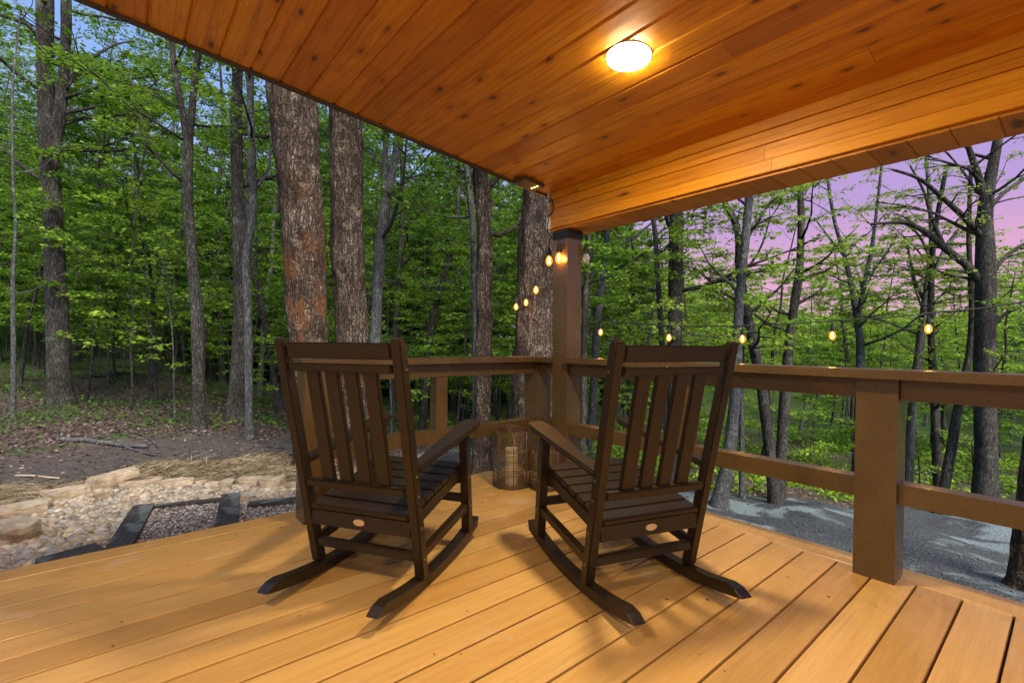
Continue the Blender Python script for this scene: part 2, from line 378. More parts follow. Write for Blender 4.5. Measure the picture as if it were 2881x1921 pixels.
def ground_mat():
    b = NB('forest_ground'); zc = b.n('ShaderNodeSeparateColor', {0: b.attr('zone', 0)})
    tc = b.coord()
    n1 = b.noise(tc, 1.1, 4, 0.6); n2 = b.noise(tc, 22.0, 5, 0.7); n3 = b.noise(tc, 5.0, 4, 0.6)
    cells = b.vor(tc, 26.0, 'F1', 1); cd = b.vor(tc, 26.0)
    litter = b.mix(b.n('ShaderNodeSeparateColor', {0: cells}).outputs[0], (0.030, 0.021, 0.016), (0.16, 0.115, 0.088))
    litter = b.mix(b.mapr(n2, 0.35, 0.65, 0.6, 0.0), litter, (0.020, 0.016, 0.011))
    litter = b.mix(b.mapr(n1, 0.52, 0.66, 0.0, 0.75), litter, b.mix(n2, (0.015, 0.035, 0.008), (0.05, 0.11, 0.02)))
    dist = b.n('ShaderNodeVectorMath', {0: b.n('ShaderNodeTexCoord').outputs['Object']}, operation='LENGTH').outputs['Value']
    litter = b.mix(b.mapr(dist, 13.0, 26.0, 0.0, 0.85), litter, b.mix(n3, (0.018, 0.045, 0.009), (0.055, 0.105, 0.018)))
    soil = b.mix(n2, (0.028, 0.024, 0.022), (0.095, 0.080, 0.070))
    soil = b.mix(b.mapr(n3, 0.5, 0.7, 0.0, 0.6), soil, (0.12, 0.095, 0.072))
    straw = b.mix(n2, (0.14, 0.10, 0.05), (0.36, 0.27, 0.15))
    straw = b.mix(b.mapr(n3, 0.42, 0.60, 0.55, 0.0), straw, (0.085, 0.06, 0.035))
    grav = b.mix(b.mapr(n2, 0.3, 0.7), (0.022, 0.026, 0.028), (0.080, 0.088, 0.092))
    st = b.noise(b.coord((0.55, 1.6, 1)), 0.9, 5, 0.6, 0.5)
    grav = b.mix(b.mapr(st, 0.52, 0.66, 0.0, 0.80), grav, (0.022, 0.023, 0.027))
    pn = b.noise(b.coord((0.75, 0.75, 1)), 1.15, 4, 0.52, 0.6)
    grav = b.mix(b.mapr(pn, 0.53, 0.60, 0.0, 0.80), grav, b.mix(n2, (0.13, 0.165, 0.17), (0.21, 0.255, 0.255)))
    col = b.mix(b.math('ADD', zc.outputs[1], b.math('MULTIPLY', b.math('SUBTRACT', n3, 0.5), 0.5), True), litter, soil)
    col = b.mix(b.mapr(b.math('ADD', zc.outputs[2], b.math('MULTIPLY', b.math('SUBTRACT', n3, 0.5), 0.7)), 0.35, 0.65), col, straw)
    col = b.mix(b.mapr(b.math('ADD', zc.outputs[0], b.math('MULTIPLY', b.math('SUBTRACT', n3, 0.5), 0.5)), 0.4, 0.6), col, grav)
    hh = b.math('ADD', b.math('MULTIPLY', n2, 0.6), b.math('SUBTRACT', 1.0, cd))
    return b.finish(b.principled(col, 0.92, bump=hh, bstr=0.7, bdist=0.03, **{'Specular IOR Level': 0.2}))
tag(mesh_obj('ground', me, ground_mat()), kind='structure')

# ------------------------------------------------------------------ deck
def attr_board(me, vals):
    a = me.attributes.new('board', 'FLOAT', 'POINT'); a.data.foreach_set('value', np.array(vals, np.float32))
def boards(name, specs, mat, parent, transform=None):
    """specs: (x0,x1,y0,y1,z0,z1, chamfer, long_axis, face) -> one mesh of boards with eased edges"""
    rg = np.random.default_rng(abs(hash(name)) % 1000 if False else len(specs))
    V = []; F = []; A = []
    for (x0, x1, y0, y1, z0, z1, c, ax, face) in specs:
        rnd = rg.random(); o = len(V)
        # cross-section across the width: chamfered towards the visible face
        w0, w1 = (y0, y1) if ax == 'x' else (x0, x1)
        l0, l1 = (x0, x1) if ax == 'x' else (y0, y1)
        if face == 'up': prof = [(w0, z0), (w1, z0), (w1, z1-c), (w1-c, z1), (w0+c, z1), (w0, z1-c)]
        else: prof = [(w0, z1), (w0, z0+c), (w0+c, z0), (w1-c, z0), (w1, z0+c), (w1, z1)]
        for l in (l0, l1):
            for w, z in prof: V.append((l, w, z) if ax == 'x' else (w, l, z)); A.append(rnd)
        n = len(prof)
        F.append(tuple(o+i for i in range(n))); F.append(tuple(o+n+i for i in range(n))[::-1])
        for i in range(n): F.append((o+i, o+n+i, o+n+(i+1) % n, o+(i+1) % n))
    if transform: V = [transform(p) for p in V]
    me = bpy.data.meshes.new(name); me.from_pydata(V, [], F); attr_board(me, A)
    bm = bmesh.new(); bm.from_mesh(me); bmesh.ops.recalc_face_normals(bm, faces=bm.faces[:]); bm.to_mesh(me); bm.free()
    return mesh_obj(name, me, mat, parent)
deck = thing('deck', 'raised porch deck of tan composite boards under the two rocking chairs', 'deck', (0, 0, 0)); deck['kind'] = 'structure'
P_ = 0.1480; y_in = 2.974; XR0, XR1 = 2.714, 2.872; YOUT = 3.112
sp = []
for k in range(0, 46):
    y1 = y_in-k*P_; y0 = y1-P_
    cut = {9: 0.15, 16: -0.8, 23: 0.9}.get(k)
    xs = [(-5.5, XR0-0.004)] if cut is None else [(-5.5, cut-0.003), (cut+0.003, XR0-0.004)]
    for xa, xb in xs: sp.append((xa, xb, y0+0.0046, y1-0.0046, -0.025, 0.0, 0.0016, 'x', 'up'))
boards('floorboards', sp, M['deck'], deck)
boards('edge_board', [(-5.5, XR1, y_in+0.0028, YOUT, -0.025, 0.0005, 0.006, 'x', 'up')], M['deck'], deck)
boards('side_edge_board', [(XR0, XR1, -3.9, y_in-0.003, -0.025, 0.0005, 0.006, 'y', 'up')], M['deck'], deck)
obj('gap_dark_slab', B(-5.5, 2.84, -3.9, 3.075, -0.27, -0.032), M['black'], deck)  # one black slab painting the shade seen through the board gaps
bm = bmesh.new(); box(bm, -5.5, 2.845, 3.078, 3.10, -0.30, -0.027); box(bm, 2.843, 2.865, -3.9, 3.10, -0.30, -0.027)
obj('rim_boards', bm, M['paint'], deck)
bm = bmesh.new()
for (xx, yy) in ((2.7, 2.9), (2.7, 0.6), (2.7, -1.4), (0.9, 2.95), (-2.0, 2.95)):
    box(bm, xx-0.07, xx+0.07, yy-0.07, yy+0.07, -1.3, -0.27)
obj('support_posts', bm, M['paint'], deck)

bm = bmesh.new(); rgd = np.random.default_rng(8)
for i in range(45):
    x = rgd.uniform(-0.2, 2.6); y = rgd.uniform(0.1, 2.9); a = rgd.uniform(0, 6.28); L = rgd.uniform(0.003, 0.014)
    bar(bm, (x, y, 0.002), (x+L*math.cos(a), y+L*math.sin(a), 0.0035), rgd.uniform(0.002, 0.006), 0.0015)
tag(obj('deck_debris', bm, simple('dry_debris', (0.10, 0.055, 0.02), 0.8)), 'specks of dry leaf and twig scattered on the deck boards', 'debris', kind='stuff')

# ------------------------------------------------------------------ railings
def shear_post(x0, x1, y0, y1, z1, dy):
    bm = B(x0, x1, y0, y1, -0.002, z1)
    for v in bm.verts:
        if v.co.z > 0.5: v.co.y += dy
    return bm
rr = thing('deck_railing', 'brown painted wooden railing running along the right side of the deck', 'railing', (2.70, 0.6, 0))
def child(o, par):     # geometry was modelled in world coordinates
    o.location = o.location - par.location; return o
def part(name, bm, mat, par, bevel=0.004, **k): return child(obj(name, bm, mat, par, bevel, **k), par)
CAPB, CAPT = 0.904, 0.944
part('cap_rail', B(2.585, 2.765, -3.2, 2.497, CAPB, CAPT), M['paint'], rr)
part('cap_rail', B(2.585, 2.765, 2.655, 2.98, CAPB, CAPT), M['paint'], rr)
part('top_rail', B(2.655, 2.695, -3.2, 0.505, 0.810, CAPB-0.003), M['paint'], rr)
part('top_rail', B(2.655, 2.695, 0.662, 2.498, 0.810, CAPB-0.003), M['paint'], rr)
part('top_rail', B(2.655, 2.695, 2.657, 2.830, 0.810, CAPB-0.003), M['paint'], rr)
part('lower_rail', B(2.652, 2.742, -3.2, 0.512, 0.352, 0.441), M['paint'], rr, 0.006)
part('lower_rail', B(2.652, 2.742, 0.668, 2.498, 0.352, 0.441), M['paint'], rr, 0.006)
part('lower_rail', B(2.652, 2.742, 2.657, 2.830, 0.352, 0.441), M['paint'], rr, 0.006)
part('railing_post', shear_post(2.626, 2.782, 0.519, 0.673, CAPB-0.002, -0.012), M['paint'], rr, 0.005)
part('railing_post', shear_post(2.626, 2.782, -1.50, -1.346, CAPB-0.002, 0), M['paint'], rr, 0.005)
part('baluster', B(2.652, 2.742, 1.50, 1.588, 0.441, 0.812), M['paint'], rr)
lr = thing('deck_railing', 'brown painted wooden railing across the left side, behind the left rocking chair', 'railing', (1.8, 2.9, 0))
part('corner_post', B(2.626, 2.782, 2.833, 2.988, -0.002, CAPB-0.002), M['paint'], lr, 0.005)
part('railing_post', B(0.820, 0.975, 2.833, 2.988, -0.002, CAPB-0.002), M['paint'], lr, 0.005)
part('cap_rail', B(0.790, 2.583, 2.805, 2.985, CAPB+0.001, CAPT+0.001), M['paint'], lr)
part('top_rail', B(0.977, 2.624, 2.872, 2.912, 0.810, CAPB-0.003), M['paint'], lr)
part('lower_rail', B(0.977, 2.624, 2.850, 2.940, 0.352, 0.441), M['paint'], lr, 0.006)
part('baluster', B(1.695, 1.785, 2.852, 2.938, 0.441, 0.808), M['paint'], lr)
SOF = 1.950
rp = thing('roof_post', 'tall square brown post holding up the roof at the corner of the deck', 'post', (2.70, 2.576, 0))
part('post', B(2.622, 2.780, 2.499, 2.653, -0.002, SOF-0.001), M['paint'], rp, 0.006)
bm = bmesh.new()
for i in range(4):
    zz = 1.862+i*0.016; box(bm, 2.616-0.002*(i % 2), 2.786+0.002*(i % 2), 2.493-0.002*(i % 2), 2.659+0.002*(i % 2), zz, zz+0.013)
part('wrapped_cord', bm, M['black'], rp, 0.004)

# ------------------------------------------------------------------ roof
roof = thing('porch_roof', 'porch roof lined with orange stained tongue and groove boards', 'roof', (0, 0, 0))
YR = 2.704; SL = 0.0955; Z0 = H*(1+1.385)
def ceil_z(x): return Z0-SL*x
cp = 0.1345*H; x_first = -0.056*H-cp*36
sp = []; x = x_first; k = 0
rg = np.random.default_rng(5)
while x < 2.585:
    x1 = min(x+cp, 2.60); cuts = []
    if k in (47, 50, 53): cuts = [{47: 0.75, 50: 0.95, 53: 0.55}[k]]
    elif rg.random() < 0.3: cuts = [rg.uniform(-3.5, 0.2)]
    ys = [-5.0]+cuts+[YR]
    for ya, yb in zip(ys, ys[1:]): sp.append((x+0.0006, x1-0.0006, ya+0.001, yb-0.001, 0.0, 0.02, 0.009, 'y', 'down'))
    x += cp; k += 1
boards('ceiling_boards', sp, M['ceiling'], roof, transform=lambda p: (p[0], p[1], p[2]+ceil_z(p[0])))
def slab(x0, x1, y0, y1, z0, z1):
    bm = B(x0, x1, y0, y1, z0, z1)
    for v in bm.verts: v.co.z += ceil_z(v.co.x)
    return bm
obj('roof_deck', slab(-5.3, 3.02, -5.0, YR-0.001, 0.0215, 0.16), M['roofing'], roof)
obj('drip_edge', slab(-5.3, 2.60, YR, YR+0.024, -0.016, 0.17), M['drip'], roof, 0.003)
obj('drip_edge', slab(2.60, 3.02, YR, YR+0.024, 0.03, 0.17), M['drip'], roof, 0.003)
YB = 2.665
def vb(name, x0, x1, z0, z1, cuts=()):
    ys = [-5.0]+list(cuts)+[YB]; specs = []
    V = []; F = []; A = []; rgl = np.random.default_rng(int(z0*1000))
    for ya, yb in zip(ys, ys[1:]):
        o = len(V); rnd = rgl.random()
        for y in (ya+0.0008, yb-0.0008):
            for (xx, zz) in ((x0+0.003, z0), (x1, z0), (x1, z1), (x0+0.003, z1), (x0, z1-0.003), (x0, z0+0.003)): V.append((xx, y, zz)); A.append(rnd)
        F.append(tuple(range(o, o+6))); F.append(tuple(range(o+11, o+5, -1)))
        for i in range(6): F.append((o+i, o+6+i, o+6+(i+1) % 6, o+(i+1) % 6))
    me = bpy.data.meshes.new(name); me.from_pydata(V, [], F); attr_board(me, A)
    bm = bmesh.new(); bm.from_mesh(me); bmesh.ops.recalc_face_normals(bm, faces=bm.faces[:]); bm.to_mesh(me); bm.free()
    return mesh_obj(name, me, M['beamwood'], roof)
vb('beam_board', 2.583, 2.86, SOF, 2.016, (1.02,))
vb('beam_board', 2.592, 2.86, 2.0175, 2.100, (1.06,))
vb('trim_board', 2.586, 2.86, 2.1015, 2.137, (1.10,))
vb('trim_board', 2.600, 2.86, 2.1385, 2.176)
vb('frieze_board', 2.592, 2.86, 2.1775, 2.245)
sp = []; y = -4.98; kk = 0
while y < YB-0.01:
    y1 = min(y+0.140, YB); sp.append((2.604, 2.872, y+0.0008, y1-0.0008, SOF-0.0165, SOF-0.0015, 0.004, 'x', 'down')); y += 0.140; kk += 1
boards('soffit_boards', sp, M['soffit'], roof)
obj('beam_fascia', B(2.862, 2.884, -5.0, YB, SOF-0.012, 2.26), M['drip'], roof)
obj('beam_end', B(2.600, 2.860, YB+0.001, YB+0.016, SOF, 2.225), M['paint'], roof)

# ------------------------------------------------------------------ ceiling lamp
def ceiling_lamp(lx, ly, label):
    t = thing('ceiling_light', label, 'light', (lx, ly, ceil_z(lx)))
    t.rotation_euler = (0, math.atan(SL), 0)
    bm = bmesh.new(); spin(bm, [(0.0955, 0.001), (0.0985, -0.001), (0.098, -0.0035), (0.0965, -0.0045), (0.0945, -0.0035), (0.0940, 0.0)], 48); obj('trim_ring', bm, M['white'], t, smooth=True)
    bm = bmesh.new(); spin(bm, [(0.0935, -0.003), (0.092, -0.0075), (0.075, -0.0125), (0.03, -0.0145)], 48); obj('diffuser', bm, M['lamp'], t, smooth=True)
    return t
ceiling_lamp(1.715, 1.274, 'round glowing ceiling light set in the wooden porch ceiling')
ceiling_lamp(1.715, -1.60, 'round ceiling light added out of view, further back above the right railing')  # this and the next two are added, unseen, to brighten the deck
ceiling_lamp(-0.75, 1.274, 'round ceiling light added out of view, off to the left above the deck steps')
ceiling_lamp(-1.00, -1.60, 'round ceiling light added out of view, furthest back on the left')

# small dark lamp fixture with LEDs by the rake edge
fx = thing('flood_light', 'small dark flat light fixture under the ceiling edge near the roof post', 'light fixture', (2.33, 2.62, ceil_z(2.33)))
fx.rotation_euler = (0, math.atan(SL), 0)
obj('housing', B(-0.10, 0.10, -0.065, 0.065, -0.036, -0.006), M['drip'], fx, 0.008, smooth=False)
obj('bracket', B(-0.03, 0.03, -0.03, 0.03, -0.006, 0.002), M['drip'], fx)
for i in range(3):
    bm = bmesh.new(); spin(bm, [(0.008, 0.0), (0.007, -0.004)], 12, (0.045+0.0*i, -0.045+0.030*i, -0.036)); obj('led', bm, M['led'], fx)
pt = thing('power_cord', 'looped black cord with a white tag hanging on the end of the beam', 'cord', (2.60, 2.66, 2.1))
def crv(n, pts, r, mat, par, ns=6):
    pts = np.asarray(pts, float); t = np.linspace(0, len(pts)-1, (len(pts)-1)*5+1)
    q = []
    for tt in t:
        i = min(int(tt), len(pts)-2); f = tt-i
        p0 = pts[max(i-1, 0)]; p1 = pts[i]; p2 = pts[i+1]; p3 = pts[min(i+2, len(pts)-1)]
        q.append(0.5*((2*p1)+(-p0+p2)*f+(2*p0-5*p1+4*p2-p3)*f*f+(-p0+3*p1-3*p2+p3)*f**3))
    return mesh_obj(n, tubes_mesh(n, [(q, [r]*len(q), ns)]), mat, par)
crv('cord', [(-0.02, 0.03, 0.02), (-0.025, -0.02, 0.08), (-0.025, -0.05, 0.03), (-0.02, -0.035, -0.02), (-0.02, 0.0, -0.06), (-0.02, 0.02, -0.15), (-0.01, 0.01, -0.19), (0.005, -0.01, -0.215)], 0.0055, M['black'], pt)
obj('tag', B(-0.022, -0.019, -0.015, 0.03, -0.15, -0.06), M['white'], pt)
obj('plug', B(-0.030, -0.012, -0.005, 0.012, 0.02, 0.055), M['brass'], pt, 0.003)

# ------------------------------------------------------------------ string lights
def bulb(par, p, lit=True, tilt=0.0):
    bm = bmesh.new(); spin(bm, [(0.004, -0.028), (0.013, -0.036), (0.021, -0.052), (0.0235, -0.068), (0.020, -0.084), (0.010, -0.097), (0.002, -0.100)], 16)
    o = obj('bulb', bm, M['bulb'] if lit else M['unlit'], par, smooth=True); o.location = Vector(p)-par.location; o.rotation_euler = (tilt, 0, 0)
    bm = bmesh.new(); spin(bm, [(0.004, 0.03), (0.010, 0.026), (0.012, 0.0), (0.016, -0.004), (0.016, -0.030), (0.012, -0.034)], 14)
    obj('socket', bm, M['black'], o, smooth=False); o.scale = (1.25, 1.25, 1.25)  # whole bulb enlarged to stand in for the bloom of its light
    if lit:
        bm = bmesh.new()
        for a in (0, 90, 180, 270):
            ca, sa = math.cos(R(a))*0.006, math.sin(R(a))*0.006
            bar(bm, (ca*0.6, sa*0.6, -0.042), (ca, sa, -0.082), 0.0022, 0.0022, (1, 0.3, 0))
        obj('filament', bm, M['filament'], o)
        ld = bpy.data.lights.new('bulb_light', 'POINT'); ld.energy = 2.2; ld.color = (1.0, 0.50, 0.14); ld.shadow_soft_size = 0.022
        lo = bpy.data.objects.new('bulb_light', ld); COL.objects.link(lo); lo.parent = o; lo.location = (0, 0, -0.066)
    return o
sl = thing('string_light', 'string of lit bulbs climbing from the big tree up to the roof post', 'string lights', (2.6, 2.6, 1.85))
def blk(px, py, d, off=0.066): p = at(px, py, d); p[2] += off; return p
hangs = [(1452, 860, 6.05), (1480, 848, 5.9), (1508, 812, 5.2), (1545, 729, 4.0)]
wire_pts = [at(1440, 838, 6.15), at(1470, 815, 6.0)]
for px, py, d in hangs:
    p = blk(px, py, d); bulb(sl, p); top = p+np.array([0, 0, 0.085])
    wire_pts.append(top); crv('dropper', [np.array(p)-np.array(sl.location), top-np.array(sl.location)], 0.0028, M['black'], sl, 5)
wire_pts = sorted(wire_pts, key=lambda p: float((p-CAM)@FV), reverse=True)
wire_pts.append(np.array([2.60, 2.665, 1.87]))
crv('wire', [p-np.array(sl.location) for p in wire_pts], 0.0065, M['black'], sl, 6)
for p, lit in ((np.array([2.596, 2.565, 1.79]), True), (np.array([2.80, 2.47, 1.80]), False)):
    bulb(sl, p, lit)
    crv('dropper', [p-np.array(sl.location), p+np.array([0.01, 0, 0.10])-np.array(sl.location)], 0.0028, M['black'], sl, 5)
sr = thing('string_light', 'sagging string of lit bulbs strung past the right railing in front of the woods', 'string lights', (4.5, 1.5, 1.0))
hang_r = [(1690, 930, 6.0), (1882, 945, 5.55), (2089, 948, 5.1), (2342, 938, 4.7), (2612, 919, 4.35)]
wp = [at(1640, 893, 6.1)]
O = np.array(sr.location)
for px, py, d in hang_r:
    p = blk(px, py, d, 0.06); bulb(sr, p); q = p+np.array([0, 0, 0.062]); wp.append(q)
    crv('dropper', [p-O, q-O], 0.003, M['black'], sr, 5)
wp += [at(2881, 848, 4.05), at(3300, 740, 3.7)]
wp[0] = np.array([2.79, 2.62, 1.55]) if False else wp[0]
pw = [np.array([2.785, 2.60, 1.25])]+wp
crv('wire', [p-O for p in pw], 0.0070, M['black'], sr, 6)

# ------------------------------------------------------------------ rocking chairs
def make_chair(label):
    t = thing('rocking_chair', label, 'rocking chair', (0, 0, 0), 0, 'dark brown porch rocking chairs')
    cm = M['chair']; bv = 0.005
    zb = lambda u: u*u/3.5
    WO = 0.264
    us = np.linspace(-0.472, 0.455, 26)
    for s in (1, -1):
        bm = bmesh.new()
        bot = [(u, zb(u)) for u in us]
        top = [(u, zb(u)+0.046) for u in np.linspace(0.462, -0.390, 24)]
        top[0] = (0.470, zb(0.46)+0.048)
        prof = bot+top+[(-0.432, zb(-0.432)+0.032)]
        prism(bm, prof, s*0.250-0.027, s*0.250+0.027)
        obj('rocker', bm, cm, t, 0.003, seg=1)
    def pu(z): return -0.118-0.229*z
    for s in (1, -1):
        bm = bmesh.new(); hw = 0.0245
        prof = [(pu(0.055)-hw, 0.052), (pu(0.055)+hw, 0.052), (pu(1.045)+hw, 1.046), (pu(1.06)+hw*0.6, 1.058), (pu(1.06)-hw*0.5, 1.062), (pu(1.045)-hw, 1.050)]
        prism(bm, prof, s*WO-0.022, s*WO+0.022)
        for v in bm.verts: v.co.y += s*0.012*v.co.z
        p = obj('rear_post', bm, cm, t, bv)
        for zz in (0.14, 0.28, 0.42, 0.505, 0.94):
            bm = bmesh.new()
            mt = Matrix.Translation((pu(zz), s*(WO+0.0225+0.012*zz), zz)) @ Matrix.Rotation(math.pi/2, 4, 'X')
            bmesh.ops.create_cone(bm, cap_ends=True, segments=10, radius1=0.006, radius2=0.005, depth=0.004, matrix=mt)
            obj('bolt', bm, M['steel'], p)
    for s in (1, -1):
        bm = bmesh.new()
        prism(bm, [(0.317, 0.068), (0.372, 0.075), (0.320, 0.574), (0.266, 0.566)], s*WO-0.021, s*WO+0.021)
        p = obj('front_leg', bm, cm, t, bv)
        for zz in (0.21, 0.36):
            bm = bmesh.new()
            mt = Matrix.Translation((0.355-0.105*zz, s*(WO+0.0215), zz)) @ Matrix.Rotation(math.pi/2, 4, 'X')
            bmesh.ops.create_cone(bm, cap_ends=True, segments=10, radius1=0.006, radius2=0.005, depth=0.004, matrix=mt)
            obj('bolt', bm, M['steel'], p)
    for s in (1, -1):            # armrests: broad in front, tapering back
        bm = bmesh.new()
        def az_(u): return 0.515+0.165*(u+0.22)
        outl = [(-0.225, -0.028), (-0.225, 0.028), (0.20, 0.052), (0.33, 0.058), (0.385, 0.050), (0.412, 0.028), (0.412, -0.030), (0.385, -0.052), (0.33, -0.060), (0.16, -0.052)]
        lo = [bm.verts.new((u, s*(WO+0.004)+w*s, az_(u))) for u, w in outl]; hi = [bm.verts.new((u, s*(WO+0.004)+w*s, az_(u)+0.025)) for u, w in outl]
        bm.faces.new(lo[::-1]); bm.faces.new(hi)
        for i in range(len(outl)): bm.faces.new((lo[i], lo[(i+1) % len(outl)], hi[(i+1) % len(outl)], hi[i]))
        bmesh.ops.recalc_face_normals(bm, faces=bm.faces[:])
        obj('armrest', bm, cm, t, 0.007)
    WI = WO-0.0195
    def cross(name, z0, z1, th, du=0.0, bev=0.006):
        bm = bmesh.new()
        prism(bm, [(pu(z0)-th/2+du, z0), (pu(z0)+th/2+du, z0), (pu(z1)+th/2+du, z1), (pu(z1)-th/2+du, z1)], -WI, WI)
        return obj(name, bm, cm, t, bev)
    cross('top_rail', 0.976, 1.042, 0.028, 0.0)
    cross('back_rail', 0.924, 0.958, 0.040, -0.004)
    cross('lower_back_rail', 0.418, 0.453, 0.042, -0.006)
    for i in range(4):
        w = (i-1.5)*0.092
        bm = bmesh.new()
        prism(bm, [(pu(0.43)-0.010, 0.43), (pu(0.43)+0.012, 0.43), (pu(0.94)+0.012, 0.94), (pu(0.94)-0.010, 0.94)], w-0.0325, w+0.0325)
        obj('back_slat', bm, cm, t, 0.004)
    # seat: slats rise towards the front
    s0 = np.array([-0.218, 0.336]); s1 = np.array([0.315, 0.435]); d = (s1-s0)/np.linalg.norm(s1-s0); nn = np.array([-d[1], d[0]]); L = np.linalg.norm(s1-s0)
    n = 7; g = 0.006; wd = (L-g*(n-1))/n
    for i in range(n):
        a = s0+d*(i*(wd+g)); c = a+d*wd
        prof = [tuple(a), tuple(c), tuple(c-nn*0.024), tuple(a-nn*0.024)]
        bm = bmesh.new(); ww = WI-0.002
        prism(bm, prof, -ww, ww); sl_ = obj('seat_slat', bm, cm, t, 0.004)
        bm = bmesh.new()
        mid = (a+c)/2
        for w in (-1, 1):
            for q in (-0.018, 0.018):
                e = mid+d*q+nn*0.0005
                bmesh.ops.create_cone(bm, cap_ends=True, segments=8, radius1=0.0045, radius2=0.0045, depth=0.0016, matrix=Matrix.Translation((e[0], w*0.19, e[1])))
        obj('screws', bm, M['black'], sl_)
    for s in (1, -1):
        a = s0-nn*0.026; c = s1-nn*0.026
        bm = bmesh.new(); prism(bm, [(a[0]+0.035, a[1]), (c[0]-0.005, c[1]), (c[0]-0.02, c[1]-0.060), (a[0]+0.040, a[1]-0.055)], s*(WI-0.014)-0.013, s*(WI-0.014)+0.013)
        obj('seat_side_rail', bm, cm, t, 0.003)
    ap = obj('rear_apron', B(-0.203, -0.180, -WI, WI, 0.243, 0.306), cm, t, 0.003)
    bm = bmesh.new(); bmesh.ops.create_cone(bm, cap_ends=True, segments=28, radius1=0.0225, radius2=0.0215, depth=0.004, matrix=Matrix.Translation((-0.2045, 0, 0.276)) @ Matrix.Rotation(math.pi/2, 4, 'Y') @ Matrix.Diagonal((0.62, 1.25, 1, 1)))
    obj('medallion', bm, M['brass'], ap)
    bm = bmesh.new()
    for w in (-1, 1):
        for zz in (0.262, 0.288):
            bmesh.ops.create_cone(bm, cap_ends=True, segments=8, radius1=0.004, radius2=0.004, depth=0.002, matrix=Matrix.Translation((-0.2038, w*0.205, zz)) @ Matrix.Rotation(math.pi/2, 4, 'Y'))
    obj('screws', bm, M['black'], ap)
    obj('front_apron', B(0.272, 0.296, -WI, WI, 0.335, 0.398), cm, t, 0.003)
    bm = bmesh.new(); bar(bm, (-0.155, -WI, 0.150), (-0.155, WI, 0.150), 0.030, 0.038); obj('rear_stretcher', bm, cm, t, 0.004)
    bm = bmesh.new(); bar(bm, (0.322, -WI, 0.250), (0.322, WI, 0.250), 0.030, 0.040); obj('front_stretcher', bm, cm, t, 0.004)
    for s in (1, -1):
        bm = bmesh.new(); bar(bm, (-0.130, s*WO, 0.155), (0.305, s*WO, 0.210), 0.030, 0.042); obj('side_stretcher', bm, cm, t, 0.004)
    return t
def copy_tree(o, parent=None):
    c = o.copy(); COL.objects.link(c)
    if parent is not None: c.parent = parent
    for ch in list(o.children): copy_tree(ch, c)
    return c
c1 = make_chair('dark brown slatted rocking chair on the left, backed by the big rust patched tree')
kids = list(c1.children)
c2 = c1.copy(); COL.objects.link(c2)
for k_ in kids: copy_tree(k_, c2)
c1.location = (0.967, 2.071, 0.001); c1.rotation_euler = (0, 0, R(32.0))
c2.location = (1.800, 1.350, 0.001); c2.rotation_euler = (0, 0, R(71.5))
c2['label'] = 'dark brown slatted rocking chair on the right, in front of the right railing'

# ------------------------------------------------------------------ wire lanterns
def lantern(label, loc, rad, hgt, seed, bands, candle):
    t = thing('lantern', label, 'lantern', loc, 0, 'woven wire candle lanterns in the deck corner')
    rg = np.random.default_rng(seed); lines = []
    z = 0.006
    while z < hgt-0.004:
        gap = 0.0056
        for (a, c_) in bands:
            if a < z/hgt < c_: gap = 0.015
        ph = rg.random()*6.28; am = rg.uniform(0.0004, 0.0022); rj = rad+rg.uniform(-0.0025, 0.0025)
        an = np.linspace(0, 2*math.pi, 49)
        pts = np.stack([rj*np.cos(an), rj*np.sin(an), z+am*np.sin(an*2+ph)+0.0012*np.sin(an*7+ph*3)], -1)
        lines.append((pts, [0.0014]*49, 4)); z += gap*rg.uniform(0.7, 1.3)
    mesh_obj('woven_wire', tubes_mesh('woven_wire', lines), M['wire'], t)
    lines = []
    for i in range(8):
        a = i*math.pi/4+0.2; lines.append(([(rad*math.cos(a), rad*math.sin(a), 0.0), (rad*math.cos(a), rad*math.sin(a), hgt)], [0.0034]*2, 5))
    an = np.linspace(0, 2*math.pi, 49)
    for z in (0.003, hgt*0.33, hgt*0.66, hgt):
        lines.append((np.stack([(rad-0.002)*np.cos(an), (rad-0.002)*np.sin(an), 0*an+z], -1), [0.0032]*49, 5))
    mesh_obj('frame', tubes_mesh('frame', lines), M['wire'], t)
    a = np.linspace(0, math.pi, 15)
    mesh_obj('handle', tubes_mesh('handle', [(np.stack([rad*np.cos(a), 0.9*rad*np.sin(a), hgt-0.003+0.02*np.sin(a)], -1), [0.0028]*15, 5)]), M['wire'], t)
    bm = bmesh.new(); spin(bm, [(rad-0.006, 0.002), (rad-0.006, 0.008)], 28); obj('base_plate', bm, M['wire'], t)
    bm = bmesh.new(); spin(bm, [(candle[0], 0.009), (candle[0], candle[1]-0.004), (candle[0]*0.9, candle[1]), (candle[0]*0.3, candle[1]-0.006)], 24)
    cdl = obj('candle', bm, M['candle'], t, smooth=False)
    bm = bmesh.new(); spin(bm, [(0.0015, candle[1]-0.007), (0.001, candle[1]+0.008)], 6); obj('wick', bm, M['black'], cdl)
    return t
lantern('taller woven wire lantern holding a cream candle, in the deck corner', (2.252, 2.700, 0.001), 0.137, 0.405, 1, ((0.33, 0.42), (0.60, 0.66), (0.14, 0.2)), (0.047, 0.275))
lantern('shorter woven wire lantern beside the roof post, half behind the right chair arm', (2.400, 2.497, 0.001), 0.109, 0.272, 2, ((0.3, 0.5), (0.66, 0.72)), (0.040, 0.16))

